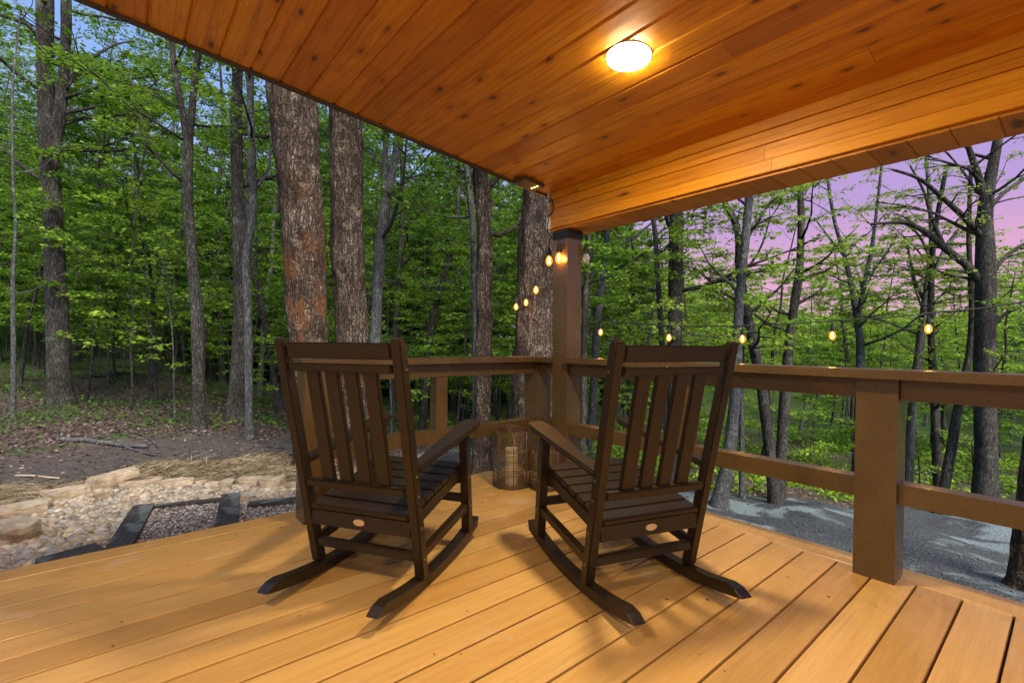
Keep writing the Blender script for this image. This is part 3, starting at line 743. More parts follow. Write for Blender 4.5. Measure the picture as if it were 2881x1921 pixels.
# ------------------------------------------------------------------ trees
def nrm(v): return v/(np.linalg.norm(v)+1e-9)
def grow_limb(rg, p0, d0, L, r0, lvl, lines, twigs, upw=0.15, flat=0.5, step=None, nsub=None):
    n = 6 if lvl == 0 else 4
    pts = [p0]; d = nrm(d0); rad = [r0]
    for i in range(n):
        d = nrm(d + rg.normal(0, 0.16, 3) + np.array([0, 0, upw*(0.5 if lvl else 1)]))
        if lvl: d = nrm(d*np.array([1, 1, flat]))
        pts.append(pts[-1]+d*L/n); rad.append(max(r0*(1-(i+1)/n*0.85), 0.003))
    lines.append((np.array(pts), rad, 6 if r0 > 0.03 else (4 if r0 > 0.012 else 3)))
    P = np.array(pts)
    if lvl >= 2 or L < 0.55:
        twigs.append((P[0], P[2], r0)); twigs.append((P[2], P[-1], r0)); return
    k = nsub if nsub else max(3, int(L*2.6))
    for j in range(k):
        t = 0.22+0.78*(j+rg.random()*0.6)/k; i = min(int(t*n), n-1); f = t*n-i
        p = P[i]*(1-f)+P[min(i+1, n)]*f; dd = nrm(P[min(i+1, n)]-P[i])
        side = nrm(np.cross(dd, [0, 0, 1])+1e-4)*(1 if j % 2 else -1)
        nd = nrm(dd*0.7+side*rg.uniform(0.5, 1.0)+rg.normal(0, 0.18, 3))
        grow_limb(rg, p, nd, L*rg.uniform(0.28, 0.5)*(1.15-0.5*t), max(r0*0.45, 0.0035), lvl+1, lines, twigs, upw*0.4, flat)
def leaf_quads(rg, twigs, per, size, spread=0.10, droop=0.15, jit=0.45):
    A = np.array([t[0] for t in twigs]); Bv = np.array([t[1] for t in twigs])
    n = len(A); I = np.repeat(np.arange(n), per); t = rg.random(len(I)); side = rg.choice([-1.0, 1.0], len(I))
    ax = (Bv-A)[I]; ln = np.linalg.norm(ax, axis=1, keepdims=True)+1e-6; ax = ax/ln
    lat = np.cross(ax, [0, 0, 1.0]); lat /= np.linalg.norm(lat, axis=1, keepdims=True)+1e-6
    p = A[I]+(Bv-A)[I]*t[:, None]+lat*side[:, None]*rg.random(len(I))[:, None]*spread+rg.normal(0, spread*0.35, (len(I), 3))*np.array([1, 1, 0.7])
    d = ax*0.5+lat*side[:, None]*0.8+rg.normal(0, 0.35, p.shape); d[:, 2] -= droop; d /= np.linalg.norm(d, axis=1, keepdims=True)
    nm = np.array([0, 0, 1.0])+rg.normal(0, jit, p.shape); s = np.cross(nm, d); s /= np.linalg.norm(s, axis=1, keepdims=True)+1e-6
    nm = np.cross(d, s)
    sz = size*(0.45+1.0*rg.random(len(I))**1.3)[:, None]
    q = np.stack([p, p+d*sz*0.45+s*sz*0.36+nm*sz*0.06, p+d*sz, p+d*sz*0.45-s*sz*0.36+nm*sz*0.06], 1)
    return q, np.clip(rg.normal(0.5, 0.28, len(I)), 0, 1)
def bark_disp(seed, amp):
    def f(ring, c, r):
        if r < 0.06: return ring
        out = []
        for v in ring:
            w = mnoise.noise(Vector((v[0]*9+seed, v[1]*9, v[2]*1.6)))+0.5*mnoise.noise(Vector((v[0]*26+seed, v[1]*26, v[2]*5)))
            lump = mnoise.noise(Vector((v[0]*1.3, v[1]*1.3+seed, v[2]*0.8)))
            dd = nrm(np.array([v[0]-c[0], v[1]-c[1], 0])); out.append(v+dd*(amp*w+0.10*r*lump))
        return np.array(out)
    return f
def resample(P, step):
    P = np.asarray(P, float); seg = np.linalg.norm(np.diff(P, axis=0), axis=1); s = np.r_[0, np.cumsum(seg)]
    n = max(4, int(s[-1]/step)); t = np.linspace(0, s[-1], n)
    # smooth interpolation (Catmull-Rom)
    out = []
    for tt in t:
        i = int(np.clip(np.searchsorted(s, tt)-1, 0, len(P)-2)); f = (tt-s[i])/(seg[i]+1e-9)
        p0 = P[max(i-1, 0)]; p1 = P[i]; p2 = P[i+1]; p3 = P[min(i+2, len(P)-1)]
        out.append(0.5*((2*p1)+(-p0+p2)*f+(2*p0-5*p1+4*p2-p3)*f*f+(-p0+3*p1-3*p2+p3)*f**3))
    return np.array(out)

def hero(label, stems, d, mat, leaf, seed, total=14.0, limbs=10, low=2.5, limb_len=2.6, per=20, lsize=0.068, detail=False, branches=(), upw=0.12, name='forest_tree', leafy=True, wob=0.0, group=None):
    """stems: list of stems, each [(px, py, width_px), ...] from the ground upwards, seen d metres away"""
    rg = np.random.default_rng(seed); lines = []; twigs = []; S = 2881/2352
    base = None; disp = bark_disp(seed*3.1, 0.028 if detail else 0.008)
    trunk_lines = []
    for si, st in enumerate(stems):
        P = [at(x*S, y*S, d) for x, y, w in st]; Wd = [w*S*d/FPX/2 for x, y, w in st]
        if si == 0:                       # carry the trunk down into the ground, with a root flare
            zg = float(terrain(P[0][0], P[0][1])); p = P[0].copy()
            if p[2] > zg-0.15:
                dn = nrm(P[0]-P[1]); k = (p[2]-(zg-0.15))/max(-dn[2], 0.3); P.insert(0, p+dn*k); Wd.insert(0, Wd[0]*1.08)
            base = np.array([P[0][0], P[0][1], zg])
        # carry it on upwards beyond the picture
        h = P[-1][2]
        if si == 0 or len(st) > 2:
            up = nrm(nrm(P[-1]-P[-2])+np.array([0, 0, 0.8])); k = 0
            wl = Wd[-1]
            while P[-1][2] < total and k < 8:
                up = nrm(up+rg.normal(0, 0.08, 3)+np.array([0, 0, 0.15])); P.append(P[-1]+up*1.6); wl *= 0.84; Wd.append(max(wl, 0.012)); k += 1
        P = np.array(P)
        st_ = 0.035 if detail else 0.16
        Q = resample(P, st_)
        zs = P[:, 2]; rr_ = np.interp(Q[:, 2], zs, Wd) if np.all(np.diff(zs) > 0) else np.interp(np.linspace(0, 1, len(Q)), np.linspace(0, 1, len(Wd)), Wd)
        if wob: Q = Q+np.stack([wob*np.sin(Q[:, 2]*1.7+seed), wob*np.cos(Q[:, 2]*1.3+seed), 0*Q[:, 2]], -1)*np.linspace(0, 1, len(Q))[:, None]
        if si == 0:
            hb = Q[:, 2]-base[2]; rr_ = rr_*(1+0.38*np.exp(-np.clip(hb, 0, 9)/0.16))
        trunk_lines.append((Q-base, rr_, 56 if detail else 16))
        if limbs:
            zlo = base[2]+low; zt = Q[-1][2]
            for j in range(limbs if si == 0 else max(2, limbs//2)):
                zz = zlo+(zt-zlo)*((j+rg.random())/limbs)**1.15; i = int(np.clip(np.searchsorted(Q[:, 2], zz), 1, len(Q)-1))
                a = rg.uniform(0, 2*math.pi); el = rg.uniform(0.05, 0.6)
                grow_limb(rg, Q[i]-base, np.array([math.cos(a), math.sin(a), el]), limb_len*rg.uniform(0.6, 1.2)*(1.1-0.5*j/limbs), max(0.012, min(rr_[i]*0.4, 0.045)), 0, lines, twigs, upw)
    for br in branches:                    # limbs the photo shows, drawn along their own course
        P = np.array([at(x*S, y*S, d+o) for x, y, w, o in br]); Wd = [w*S*d/FPX/2 for x, y, w, o in br]
        Q = resample(P, 0.12); rr_ = np.interp(np.linspace(0, 1, len(Q)), np.linspace(0, 1, len(Wd)), Wd)
        trunk_lines.append((Q-base, rr_, 10))
        for j in range(2, len(Q), 3):
            dd = nrm(Q[j]-Q[j-1]); sd_ = nrm(np.cross(dd, rg.normal(0, 1, 3)))
            grow_limb(rg, Q[j]-base, nrm(dd+sd_*0.9), rg.uniform(0.5, 1.4), max(0.006, rr_[j]*0.4), 1, lines, twigs, 0.05)
    t = thing(name, label, 'tree', tuple(base), 0, group)
    me1 = tubes_mesh('trunk', trunk_lines+lines, True, disp)
    tr = mesh_obj('trunk', me1, mat, t)
    if leafy and twigs:
        q, ti = leaf_quads(rg, twigs, per, lsize)
        mesh_obj('crown', quads_mesh('crown', q, ti), leaf, t)
    return t

bm_, bp_, bb_ = M['bark_mid'], M['bark_pale'], M['bark_big']
# coordinates below are photo positions at 2352 px width
hero('tall tree with twin upright stems, far left of the woods', [[(140, 940, 44), (130, 700, 40), (122, 500, 36), (116, 400, 35), (105, 200, 32), (104, 0, 30)], [(124, 360, 22), (138, 250, 22), (150, 120, 20), (152, -20, 18)]], 9.4, bm_, M['leaf'], 11, 12, 12, 4.0, 2.8, branches=[[(100, 100, 11, 0), (60, 55, 8, -.2), (0, 35, 6, -.4), (-40, 30, 4, -.5)], [(150, 205, 10, 0), (190, 150, 8, .3), (260, 105, 6, .6), (310, 95, 3, .8)]])
hero('slender pale sapling trunk at the left edge of the clearing', [[(30, 960, 10), (31, 800, 9), (30, 640, 8), (36, 520, 6), (30, 400, 5)]], 8.3, bp_, M['leaf'], 12, 7, 8, 1.8, 1.5)
hero('forked grey tree standing at the left, its trunk splitting high into a V', [[(456, 985, 28), (455, 780, 25), (442, 600, 23), (432, 480, 22), (432, 340, 21), (441, 250, 15), (455, 120, 13), (458, 30, 12)], [(432, 345, 16), (420, 260, 14), (402, 170, 12), (392, 60, 11)]], 7.3, bm_, M['leaf'], 13, 11, 9, 3.6, 2.2)
hero('knobbly grey tree with a twisted stem left of the big rust patched tree', [[(572, 1003, 17), (571, 850, 17), (569, 690, 18), (564, 600, 17), (578, 520, 17), (582, 440, 17), (577, 300, 16), (576, 170, 15)]], 6.9, bp_, M['leaf'], 14, 10, 7, 3.8, 2.0, branches=[[(580, 440, 8, 0), (612, 400, 7, .1), (622, 340, 6, .2), (618, 300, 5, .2)]])
hero('broad dark tree just behind the knobbly grey one', [[(545, 958, 42), (548, 850, 34), (553, 700, 32), (551, 560, 30), (546, 430, 26), (543, 260, 24), (545, 120, 22)]], 8.3, bm_, M['leaf_dark'], 15, 12, 10, 4.0, 2.6)
hero('massive furrowed tree with rust coloured patches behind the left rocking chair', [[(730, 1130, 88), (722, 980, 86), (710, 780, 85), (700, 600, 91), (690, 450, 98), (678, 300, 101), (668, 180, 104), (660, 60, 100)]], 5.6, M['bark_rust'], M['leaf'], 16, 11, 6, 5.0, 2.0, detail=True)
hero('thick grey furrowed tree just right of the massive rust patched one', [[(820, 1130, 72), (815, 980, 70), (810, 780, 70), (800, 600, 71), (798, 480, 72), (795, 330, 75), (793, 200, 72)]], 6.5, bb_, M['leaf'], 17, 12, 6, 5.2, 2.2, detail=True)
hero('smooth leaning tree with two fused stems behind the left railing', [[(842, 1100, 26), (848, 950, 26), (862, 780, 26), (868, 640, 26), (884, 480, 25), (900, 400, 18), (918, 310, 17), (930, 200, 15)], [(884, 470, 15), (884, 380, 14), (887, 300, 13), (885, 200, 12)]], 7.8, bp_, M['leaf'], 18, 12, 9, 3.4, 2.3)
hero('dark leaning tree deep between the thick trees and the post', [[(975, 920, 17), (985, 790, 16), (1005, 690, 14), (1038, 570, 12), (1050, 500, 10)]], 12.0, bm_, M['leaf_dark'], 19, 9, 8, 3.0, 2.4)
hero('straight brown tree standing just beyond the lantern corner of the deck', [[(1108, 1090, 42), (1109, 900, 37), (1112, 700, 36), (1113, 560, 35), (1108, 450, 34), (1104, 380, 34), (1100, 250, 32)]], 7.2, bb_, M['leaf'], 20, 11, 9, 3.6, 2.4, detail=True)
hero('thin pale tree close beside the straight brown tree', [[(1092, 1040, 15), (1092, 860, 15), (1090, 640, 15), (1084, 500, 14), (1072, 390, 13), (1064, 300, 12)]], 8.6, bp_, M['leaf'], 21, 11, 8, 3.0, 2.2)
hero('massive furrowed tree with light bulbs strung on it beside the roof post', [[(1226, 1160, 100), (1226, 1000, 98), (1226, 860, 96), (1228, 740, 90), (1232, 600, 84), (1240, 450, 74), (1246, 300, 70)]], 6.6, bb_, M['leaf'], 22, 11, 6, 4.5, 2.2, detail=True)
hero('dark slim tree seen just right of the roof post', [[(1338, 1060, 15), (1340, 900, 15), (1343, 740, 14), (1348, 620, 13), (1352, 520, 12), (1350, 420, 11)]], 8.8, bm_, M['leaf_bright'], 23, 9, 9, 2.6, 2.0)
hero('slim curved grey tree left of the stout dark trunk above the right chair', [[(1532, 1060, 14), (1528, 900, 13), (1520, 780, 13), (1511, 640, 12), (1505, 540, 11), (1495, 470, 10), (1490, 400, 9)]], 9.5, bp_, M['leaf_bright'], 24, 9, 9, 2.4, 2.0)
hero('stout dark straight tree above the back of the right rocking chair', [[(1548, 1070, 36), (1549, 900, 34), (1550, 760, 32), (1552, 600, 32), (1553, 480, 31), (1552, 380, 29)]], 9.0, bm_, M['leaf_bright'], 25, 10, 9, 3.4, 2.4)
hero('dark snaking tree bending left above the right end of the right chair', [[(1778, 1140, 24), (1768, 1040, 23), (1748, 880, 22), (1724, 760, 22), (1708, 680, 19), (1698, 610, 18), (1696, 540, 16), (1680, 490, 15), (1662, 450, 12)]], 8.6, bm_, M['leaf_bright'], 26, 8, 16, 2.6, 1.8)
hero('slim grey stem rising beside the snaking tree', [[(1704, 1100, 12), (1703, 900, 12), (1704, 740, 12), (1706, 620, 12), (1712, 540, 11), (1722, 450, 9), (1728, 380, 7)]], 8.8, bp_, M['leaf_yellow'], 27, 8, 14, 2.6, 1.6, branches=[[(1710, 560, 6, 0), (1745, 500, 5, .2), (1790, 430, 4, .5)]])
hero('grey tree with a long side limb pointing right, middle of the right woods', [[(1790, 1120, 24), (1800, 950, 22), (1810, 820, 21), (1822, 720, 20), (1836, 620, 18), (1840, 520, 15), (1838, 420, 13), (1838, 350, 11)]], 9.2, bm_, M['leaf_bright'], 28, 9, 16, 3.0, 2.0, branches=[[(1826, 700, 9, 0), (1850, 688, 7, .1), (1878, 672, 6, .2), (1895, 655, 4, .3)]])
hero('pale wide forking tree against the pink sky, left of the string light bulb', [[(1966, 1090, 17), (1972, 950, 17), (1976, 800, 16), (1968, 730, 15), (1956, 660, 11), (1938, 580, 9), (1915, 500, 7)], [(1970, 730, 12), (1984, 660, 10), (2002, 570, 8), (2014, 480, 6)]], 12.0, bp_, M['leaf_yellow'], 29, 8, 14, 3.6, 2.2, per=15, lsize=0.072, branches=[[(1940, 590, 6, 0), (1900, 540, 4, .2), (1870, 500, 3, .4)], [(1990, 640, 6, 0), (2030, 590, 4, .2), (2060, 540, 3, .3)]])
hero('tall pale blue grey tree with spread limbs, second from the big tree at the right', [[(2086, 1100, 18), (2094, 950, 17), (2110, 820, 17), (2122, 720, 16), (2132, 640, 14), (2140, 560, 11), (2136, 470, 8)]], 12.0, bp_, M['leaf_yellow'], 30, 8, 12, 3.8, 2.2, per=15, lsize=0.072, branches=[[(2136, 640, 9, 0), (2165, 590, 7, .2), (2200, 530, 5, .4)], [(2126, 700, 7, 0), (2100, 640, 6, .2), (2084, 560, 4, .4)], [(2138, 600, 7, 0), (2110, 540, 5, -.2), (2060, 500, 4, -.3)]])
hero('big dark branching tree towering at the right, upper limbs spread over the pink sky', [[(2262, 1140, 48), (2264, 1040, 40), (2262, 900, 38), (2262, 780, 38), (2264, 640, 38), (2262, 540, 32), (2264, 470, 28), (2276, 400, 22), (2290, 330, 18), (2296, 270, 14)], [(2264, 470, 18), (2248, 410, 14), (2232, 360, 12), (2220, 310, 9)]], 10.0, bm_, M['leaf_yellow'], 31, 8, 8, 4.8, 2.2, per=5,
     branches=[[(2256, 650, 20, 0), (2215, 605, 17, .1), (2170, 570, 15, .2), (2135, 540, 12, .3), (2080, 512, 9, .5), (2000, 515, 6, .7)], [(2256, 545, 14, 0), (2215, 500, 12, -.1), (2160, 450, 10, -.2), (2110, 410, 8, -.3), (2050, 390, 5, -.4)],
               [(2270, 640, 12, 0), (2300, 600, 9, .1), (2352, 560, 7, .2), (2400, 540, 5, .3)], [(2270, 760, 10, 0), (2310, 720, 8, -.1), (2360, 700, 6, -.2)], [(2170, 570, 10, .2), (2140, 500, 8, .4), (2122, 440, 6, .6), (2090, 380, 4, .8)], [(2272, 480, 10, 0), (2310, 440, 8, .2), (2370, 400, 6, .4)]])
hero('dark tree leaning right, low down between the two right hand railing bays', [[(2172, 1105, 20), (2185, 1030, 19), (2200, 940, 17), (2215, 870, 15), (2228, 800, 13), (2232, 700, 11)]], 10.5, bm_, M['leaf_bright'], 32, 5, 8, 1.8, 1.8)
hero('straight dark tree low behind the near railing post', [[(2156, 1105, 20), (2150, 1010, 18), (2146, 900, 16), (2140, 800, 14), (2138, 700, 12)]], 11.5, bm_, M['leaf_bright'], 33, 5, 8, 1.8, 1.8)
hero('short trunk at the edge of the gravel drive behind the right chair', [[(1660, 1118, 34), (1672, 1060, 27), (1684, 960, 24), (1692, 860, 22), (1698, 700, 20)]], 8.0, bp_, M['leaf_bright'], 34, 7, 7, 3.0, 1.8)
hero('dark tree trunk close to the deck, cut by the right edge of the view', [[(2352, 1390, 56), (2362, 1250, 52), (2374, 1120, 50), (2400, 900, 46), (2425, 700, 42), (2450, 480, 38)]], 5.2, bb_, M['leaf'], 35, 9, 5, 4.5, 1.8, detail=True)

hero('thin young maple with bright leaves in front of the forked grey tree', [[(402, 975, 4), (400, 900, 3.6), (398, 830, 3.2), (396, 770, 2.6)]], 7.9, bp_, M['leaf_bright'], 36, 2.3, 9, 0.7, 0.9, per=14, lsize=0.075, name='sapling')
hero('dark trunk leaning left between the knobbly grey tree and the rust patched one', [[(640, 915, 17), (630, 860, 16), (612, 760, 15), (596, 680, 14), (582, 610, 12), (570, 540, 10)]], 11.5, bm_, M['leaf_dark'], 37, 9, 7, 3.6, 1.8)
hero('sapling spray of bright leaves left of the forked grey tree', [[(300, 965, 5), (304, 880, 4.5), (300, 790, 4), (306, 700, 3.4), (300, 620, 3)]], 9.0, bm_, M['leaf_bright'], 38, 4.2, 14, 1.0, 1.5, per=14, lsize=0.085, name='sapling')

# saplings, understory and tall trees further back: a few kinds, each copied where it stands
def sapling_kind(seed, hgt, leaf, mat, per, lsize, low, llen, nl, r0=0.035, twist=0.05, name='sapling', sides=7):
    rg = np.random.default_rng(seed); lines = []; twigs = []
    n = 9; P = [np.zeros(3)-np.array([0, 0, 0.15])]; d = np.array([0, 0, 1.0])
    for i in range(n):
        d = nrm(d+rg.normal(0, twist, 3)*np.array([1, 1, 0])+np.array([0, 0, 0.1])); P.append(P[-1]+d*(hgt+0.15)/n)
    P = np.array(P); Q = resample(P, 0.25); rad = np.linspace(r0, r0*0.18, len(Q)); rad[:2] *= 1.3
    for j in range(nl):
        zz = low+(hgt-low)*((j+rg.random())/nl); i = int(np.clip(np.searchsorted(Q[:, 2], zz), 1, len(Q)-1)); a = rg.uniform(0, 6.283)
        grow_limb(rg, Q[i], np.array([math.cos(a), math.sin(a), rg.uniform(0.0, 0.5)]), llen*rg.uniform(0.6, 1.2)*(1.15-0.55*j/nl), max(0.008, rad[i]*0.4), 0, lines, twigs, 0.08, 0.35)
    trunk = tubes_mesh('trunk', [(Q, rad, sides)]+lines, True, bark_disp(seed, 0.006) if r0 > 0.07 else None)
    q, ti = leaf_quads(rg, twigs, per, lsize)
    return trunk, quads_mesh('crown', q, ti), mat, leaf, name
K = {
 'u1': sapling_kind(101, 5.0, M['leaf'], bm_, 24, 0.075, 0.7, 1.9, 15),
 'u2': sapling_kind(102, 6.5, M['leaf'], bm_, 23, 0.08, 1.2, 2.3, 16, 0.05),
 'u3': sapling_kind(103, 3.6, M['leaf_bright'], bp_, 21, 0.07, 0.6, 1.3, 10, 0.022),
 't1': sapling_kind(104, 17.0, M['leaf'], bm_, 10, 0.11, 4.0, 4.0, 24, 0.17, 0.04, 'forest_tree', 12),
 't2': sapling_kind(105, 15.0, M['leaf_dark'], bm_, 10, 0.11, 3.2, 3.6, 22, 0.13, 0.06, 'forest_tree', 12),
 't3': sapling_kind(106, 14.0, M['leaf'], bp_, 10, 0.10, 3.0, 3.2, 22, 0.10, 0.07, 'forest_tree', 10),
 'r1': sapling_kind(107, 8.5, M['leaf_yellow'], bp_, 14, 0.09, 2.6, 2.4, 15, 0.09, 0.07, 'forest_tree', 10),
 'r2': sapling_kind(108, 7.5, M['leaf_bright'], bm_, 14, 0.095, 1.8, 2.3, 16, 0.08, 0.08, 'forest_tree', 10),
 'n1': sapling_kind(109, 13.0, M['leaf_dark'], bm_, 4, 0.12, 6.0, 2.0, 10, 0.055, 0.05, 'forest_tree', 8),
}
def plant(kind, x, y, rz, sc, label, group):
    trunk, cr, mat, leaf, name = K[kind]
    t = thing(name, label, 'tree', (x, y, float(terrain(x, y))), rz, group); t.scale = (sc, sc, sc)
    mesh_obj('trunk', trunk, mat, t); mesh_obj('crown', cr, leaf, t)
    return t
rgp = np.random.default_rng(77)
taken = []
def scatter(kinds, count, px_rng, d_rng, label, group, sc=(0.85, 1.2), gap=1.2, skip=None):
    k = 0; tries = 0
    while k < count and tries < count*40:
        tries += 1
        d = math.sqrt(rgp.uniform(d_rng[0]**2, d_rng[1]**2)); px = rgp.uniform(*px_rng)*2881/2352
        p = at(px, 960, d); x, y = p[0], p[1]
        if skip and skip(x, y): continue
        if any((x-a)**2+(y-b_)**2 < gap*gap for a, b_ in taken): continue
        taken.append((x, y)); kk = kinds[int(rgp.integers(len(kinds)))]
        plant(kk, x, y, rgp.uniform(0, 6.28), rgp.uniform(*sc), label, group); k += 1
# left and middle woods
scatter(['u1', 'u2', 'u1', 'u3'], 52, (-250, 1330), (9.8, 18), 'leafy understory sapling in the left woods, layered green sprays on a thin stem', 'understory saplings of the left woods', gap=1.3)
scatter(['n1', 't3', 't2'], 34, (-250, 1400), (11, 24), 'tall slim forest tree among the dark trunks of the left woods', 'slim forest trees of the left woods', gap=1.4)
scatter(['t1', 't2', 't3', 't1'], 36, (-300, 1420), (14, 34), 'tall leafy forest tree closing off the back of the left woods', 'tall forest trees of the left woods', gap=2.0)
scatter(['u2', 'u1'], 34, (-300, 1450), (18, 34), 'distant understory tree deep in the left woods', 'distant understory trees of the left woods', sc=(1.0, 1.7), gap=1.6)
scatter(['u1', 'u3', 'u2'], 44, (-300, 1330), (15, 26), 'low leafy shrub filling the gaps between the trunks of the left woods', 'low shrubs of the left woods', sc=(0.5, 0.9), gap=1.2)
# right woods: lower, brighter and more open
scatter(['u3', 'u1', 'r2'], 46, (1340, 2700), (11.5, 20), 'bright leafy sapling in the right woods below the string of bulbs', 'bright saplings of the right woods', sc=(0.7, 1.05), gap=1.4)
scatter(['r1', 'r2', 'r1'], 26, (1340, 2700), (13, 26), 'open crowned young forest tree in the right woods', 'young forest trees of the right woods', sc=(0.8, 1.15), gap=1.8)
scatter(['u2', 'u1', 'r2'], 34, (1340, 2800), (20, 38), 'distant rounded tree on the slope of the right woods', 'distant trees of the right woods', sc=(0.9, 1.25), gap=2.0)
scatter(['t3', 't2'], 8, (1340, 1700), (14, 26), 'tall tree beyond the roof post in the right woods', 'tall trees beyond the roof post', gap=1.8)

# the far wood, one mass nobody could count
rgf = np.random.default_rng(9)
def far_mass(n, pxr, dr, zlo, ztop_fn, size):
    px = rgf.uniform(pxr[0], pxr[1], n)*2881/2352; d = rgf.uniform(dr[0], dr[1], n)
    P = CAM[None]+(FV[None]+RV[None]*((px-CX)/FPX)[:, None])*d[:, None]
    zt = ztop_fn(px, d); u = rgf.random(n)**0.8
    cl_ = np.array([mnoise.noise(Vector((a*0.25, b_*0.25, 0))) for a, b_ in zip(P[:, 0], P[:, 1])])
    zz = terrain(P[:, 0], P[:, 1]); P[:, 2] = zz+zlo+(zt-zz)*u*(1+0.35*cl_)
    P += rgf.normal(0, 0.3, P.shape)
    d3 = rgf.normal(0, 1, (n, 3)); d3[:, 2] *= 0.4; d3 /= np.linalg.norm(d3, axis=1, keepdims=True)
    nm = np.array([0, 0, 1.0])+rgf.normal(0, 0.6, (n, 3)); s = np.cross(nm, d3); s /= np.linalg.norm(s, axis=1, keepdims=True)
    sz = size*rgf.uniform(0.5, 1.3, n)[:, None]
    return np.stack([P, P+d3*sz*0.5+s*sz*0.4, P+d3*sz, P+d3*sz*0.5-s*sz*0.4], 1)
def top_fn(px, d):
    t = smooth((px/2881*2352-1250)/500)
    return (10.5-8.0*t)+H
q1 = far_mass(120000, (-400, 1500), (30, 42), 0.0, top_fn, 0.48)
q2 = far_mass(70000, (1300, 2900), (34, 50), 0.0, top_fn, 0.34)
o = mesh_obj('distant_woodland', quads_mesh('distant_woodland', q1, rgf.random(len(q1))*0.6+0.1), M['leaf']); tag(o, 'dense distant woodland closing the view on the left', 'woodland', kind='stuff')
o = mesh_obj('distant_woodland', quads_mesh('distant_woodland', q2, rgf.random(len(q2))), M['leaf_bright']); tag(o, 'bright distant woodland along the slope on the right', 'woodland', kind='stuff')

# ------------------------------------------------------------------ ground litter
def scatter_stuff(name, n, fn, size, mat, tilt, label, cat, aspect=0.5, lift=0.008, seed=1):
    rg = np.random.default_rng(seed); P = []
    while len(P) < n:
        c = fn(rg, n)
        if len(c) == 0: continue
        P.extend(c.tolist())
    P = np.array(P[:n]); z = terrain(P[:, 0], P[:, 1])+lift*rg.random(n)*2
    P = np.stack([P[:, 0], P[:, 1], z], -1)
    a = rg.uniform(0, 2*math.pi, n); d = np.stack([np.cos(a), np.sin(a), rg.normal(0, tilt, n)], -1); d /= np.linalg.norm(d, axis=1, keepdims=True)
    nm = np.array([0, 0, 1.0])+rg.normal(0, tilt, (n, 3)); s = np.cross(nm, d); s /= np.linalg.norm(s, axis=1, keepdims=True)
    sz = size*rg.uniform(0.5, 1.3, n)[:, None]
    q = np.stack([P, P+d*sz*0.5+s*sz*aspect*0.5+np.array([0, 0, 0.004]), P+d*sz, P+d*sz*0.5-s*sz*aspect*0.5], 1)
    o = mesh_obj(name, quads_mesh(name, q, rg.random(n)), mat); tag(o, label, cat, kind='stuff'); return o
def litter_mat():
    b = NB('dry_leaf'); t = b.attr('tint')
    col = b.ramp(t, [(0.0, (0.022, 0.014, 0.009)), (0.45, (0.070, 0.043, 0.029)), (0.8, (0.14, 0.095, 0.072)), (1.0, (0.24, 0.18, 0.15))])
    return b.finish(b.principled(col, 0.8))
def straw_mat():
    b = NB('dry_straw'); t = b.attr('tint')
    return b.finish(b.principled(b.ramp(t, [(0.0, (0.06, 0.042, 0.020)), (0.5, (0.17, 0.125, 0.065)), (1.0, (0.32, 0.25, 0.145))]), 0.7))
M['litter'] = litter_mat(); M['straw'] = straw_mat()
def f_left(rg, n):
    x = rg.uniform(-9, 9, n); y = rg.uniform(6.6, 20, n); k = (drive_weight(x, y) < 0.3) & (rg.random(n) < np.clip(0.25+0.9*smooth((y-7.9)/1.0), 0, 1)*np.clip(9/y, 0, 1)**1.3)
    return np.stack([x, y], -1)[k]
def f_right(rg, n):
    x = rg.uniform(3.5, 22, n); y = rg.uniform(-4, 12, n); k = (drive_weight(x, y) < 0.55) & (y < 13)
    return np.stack([x, y], -1)[k]
scatter_stuff('leaf_litter', 60000, f_left, 0.05, M['litter'], 0.35, 'brown fallen leaves covering the forest floor on the left', 'leaf litter', 0.6, 0.012, 1)
scatter_stuff('leaf_litter', 30000, f_right, 0.06, M['litter'], 0.35, 'brown fallen leaves beyond the gravel drive on the right', 'leaf litter', 0.6, 0.012, 2)
def f_straw(rg, n):
    x = rg.uniform(-5, 2.6, n); y = rg.uniform(3.2, 7.2, n)
    top = 6.75+0.2*np.sin(x*2.1)+0.15*np.sin(x*5)-0.10*x
    k = (~poly_in(x, y, pebble_edge)) & (y < top-0.1) & ((x < -1.2) | (y > 4.2)) & (rg.random(n) < smooth((top-y)/0.5)*0.8+0.2*(np.sin(x*7)*np.sin(y*6) > 0))
    return np.stack([x, y], -1)[k]
scatter_stuff('straw', 26000, f_straw, 0.16, M['straw'], 0.22, 'pale dry straw spread behind the stone edging', 'straw', 0.035, 0.016, 3)
def f_green(rg, n):
    x = rg.uniform(-10, 12, n); y = rg.uniform(6, 24, n)
    cl = np.array([mnoise.noise(Vector((a*0.8, b_*0.8, 3.3))) for a, b_ in zip(x, y)])
    k = (drive_weight(x, y) < 0.05) & (y > 9.0-0.3*np.clip(x, 0, 6)) & (cl > 0.10)
    return np.stack([x, y], -1)[k]
scatter_stuff('ground_cover', 15000, f_green, 0.065, M['leaf_dark'], 0.6, 'low green seedlings and weeds on the forest floor', 'ground cover', 0.7, 0.09, 4)
def f_green2(rg, n):
    x = rg.uniform(7, 26, n); y = rg.uniform(-4, 14, n)
    cl = np.array([mnoise.noise(Vector((a*0.8, b_*0.8, 8.3))) for a, b_ in zip(x, y)])
    k = (drive_weight(x, y) < 0.02) & (cl > -0.05)
    return np.stack([x, y], -1)[k]
scatter_stuff('ground_cover', 26000, f_green2, 0.11, M['leaf_bright'], 0.7, 'low green growth under the trees beyond the drive', 'ground cover', 0.7, 0.16, 5)

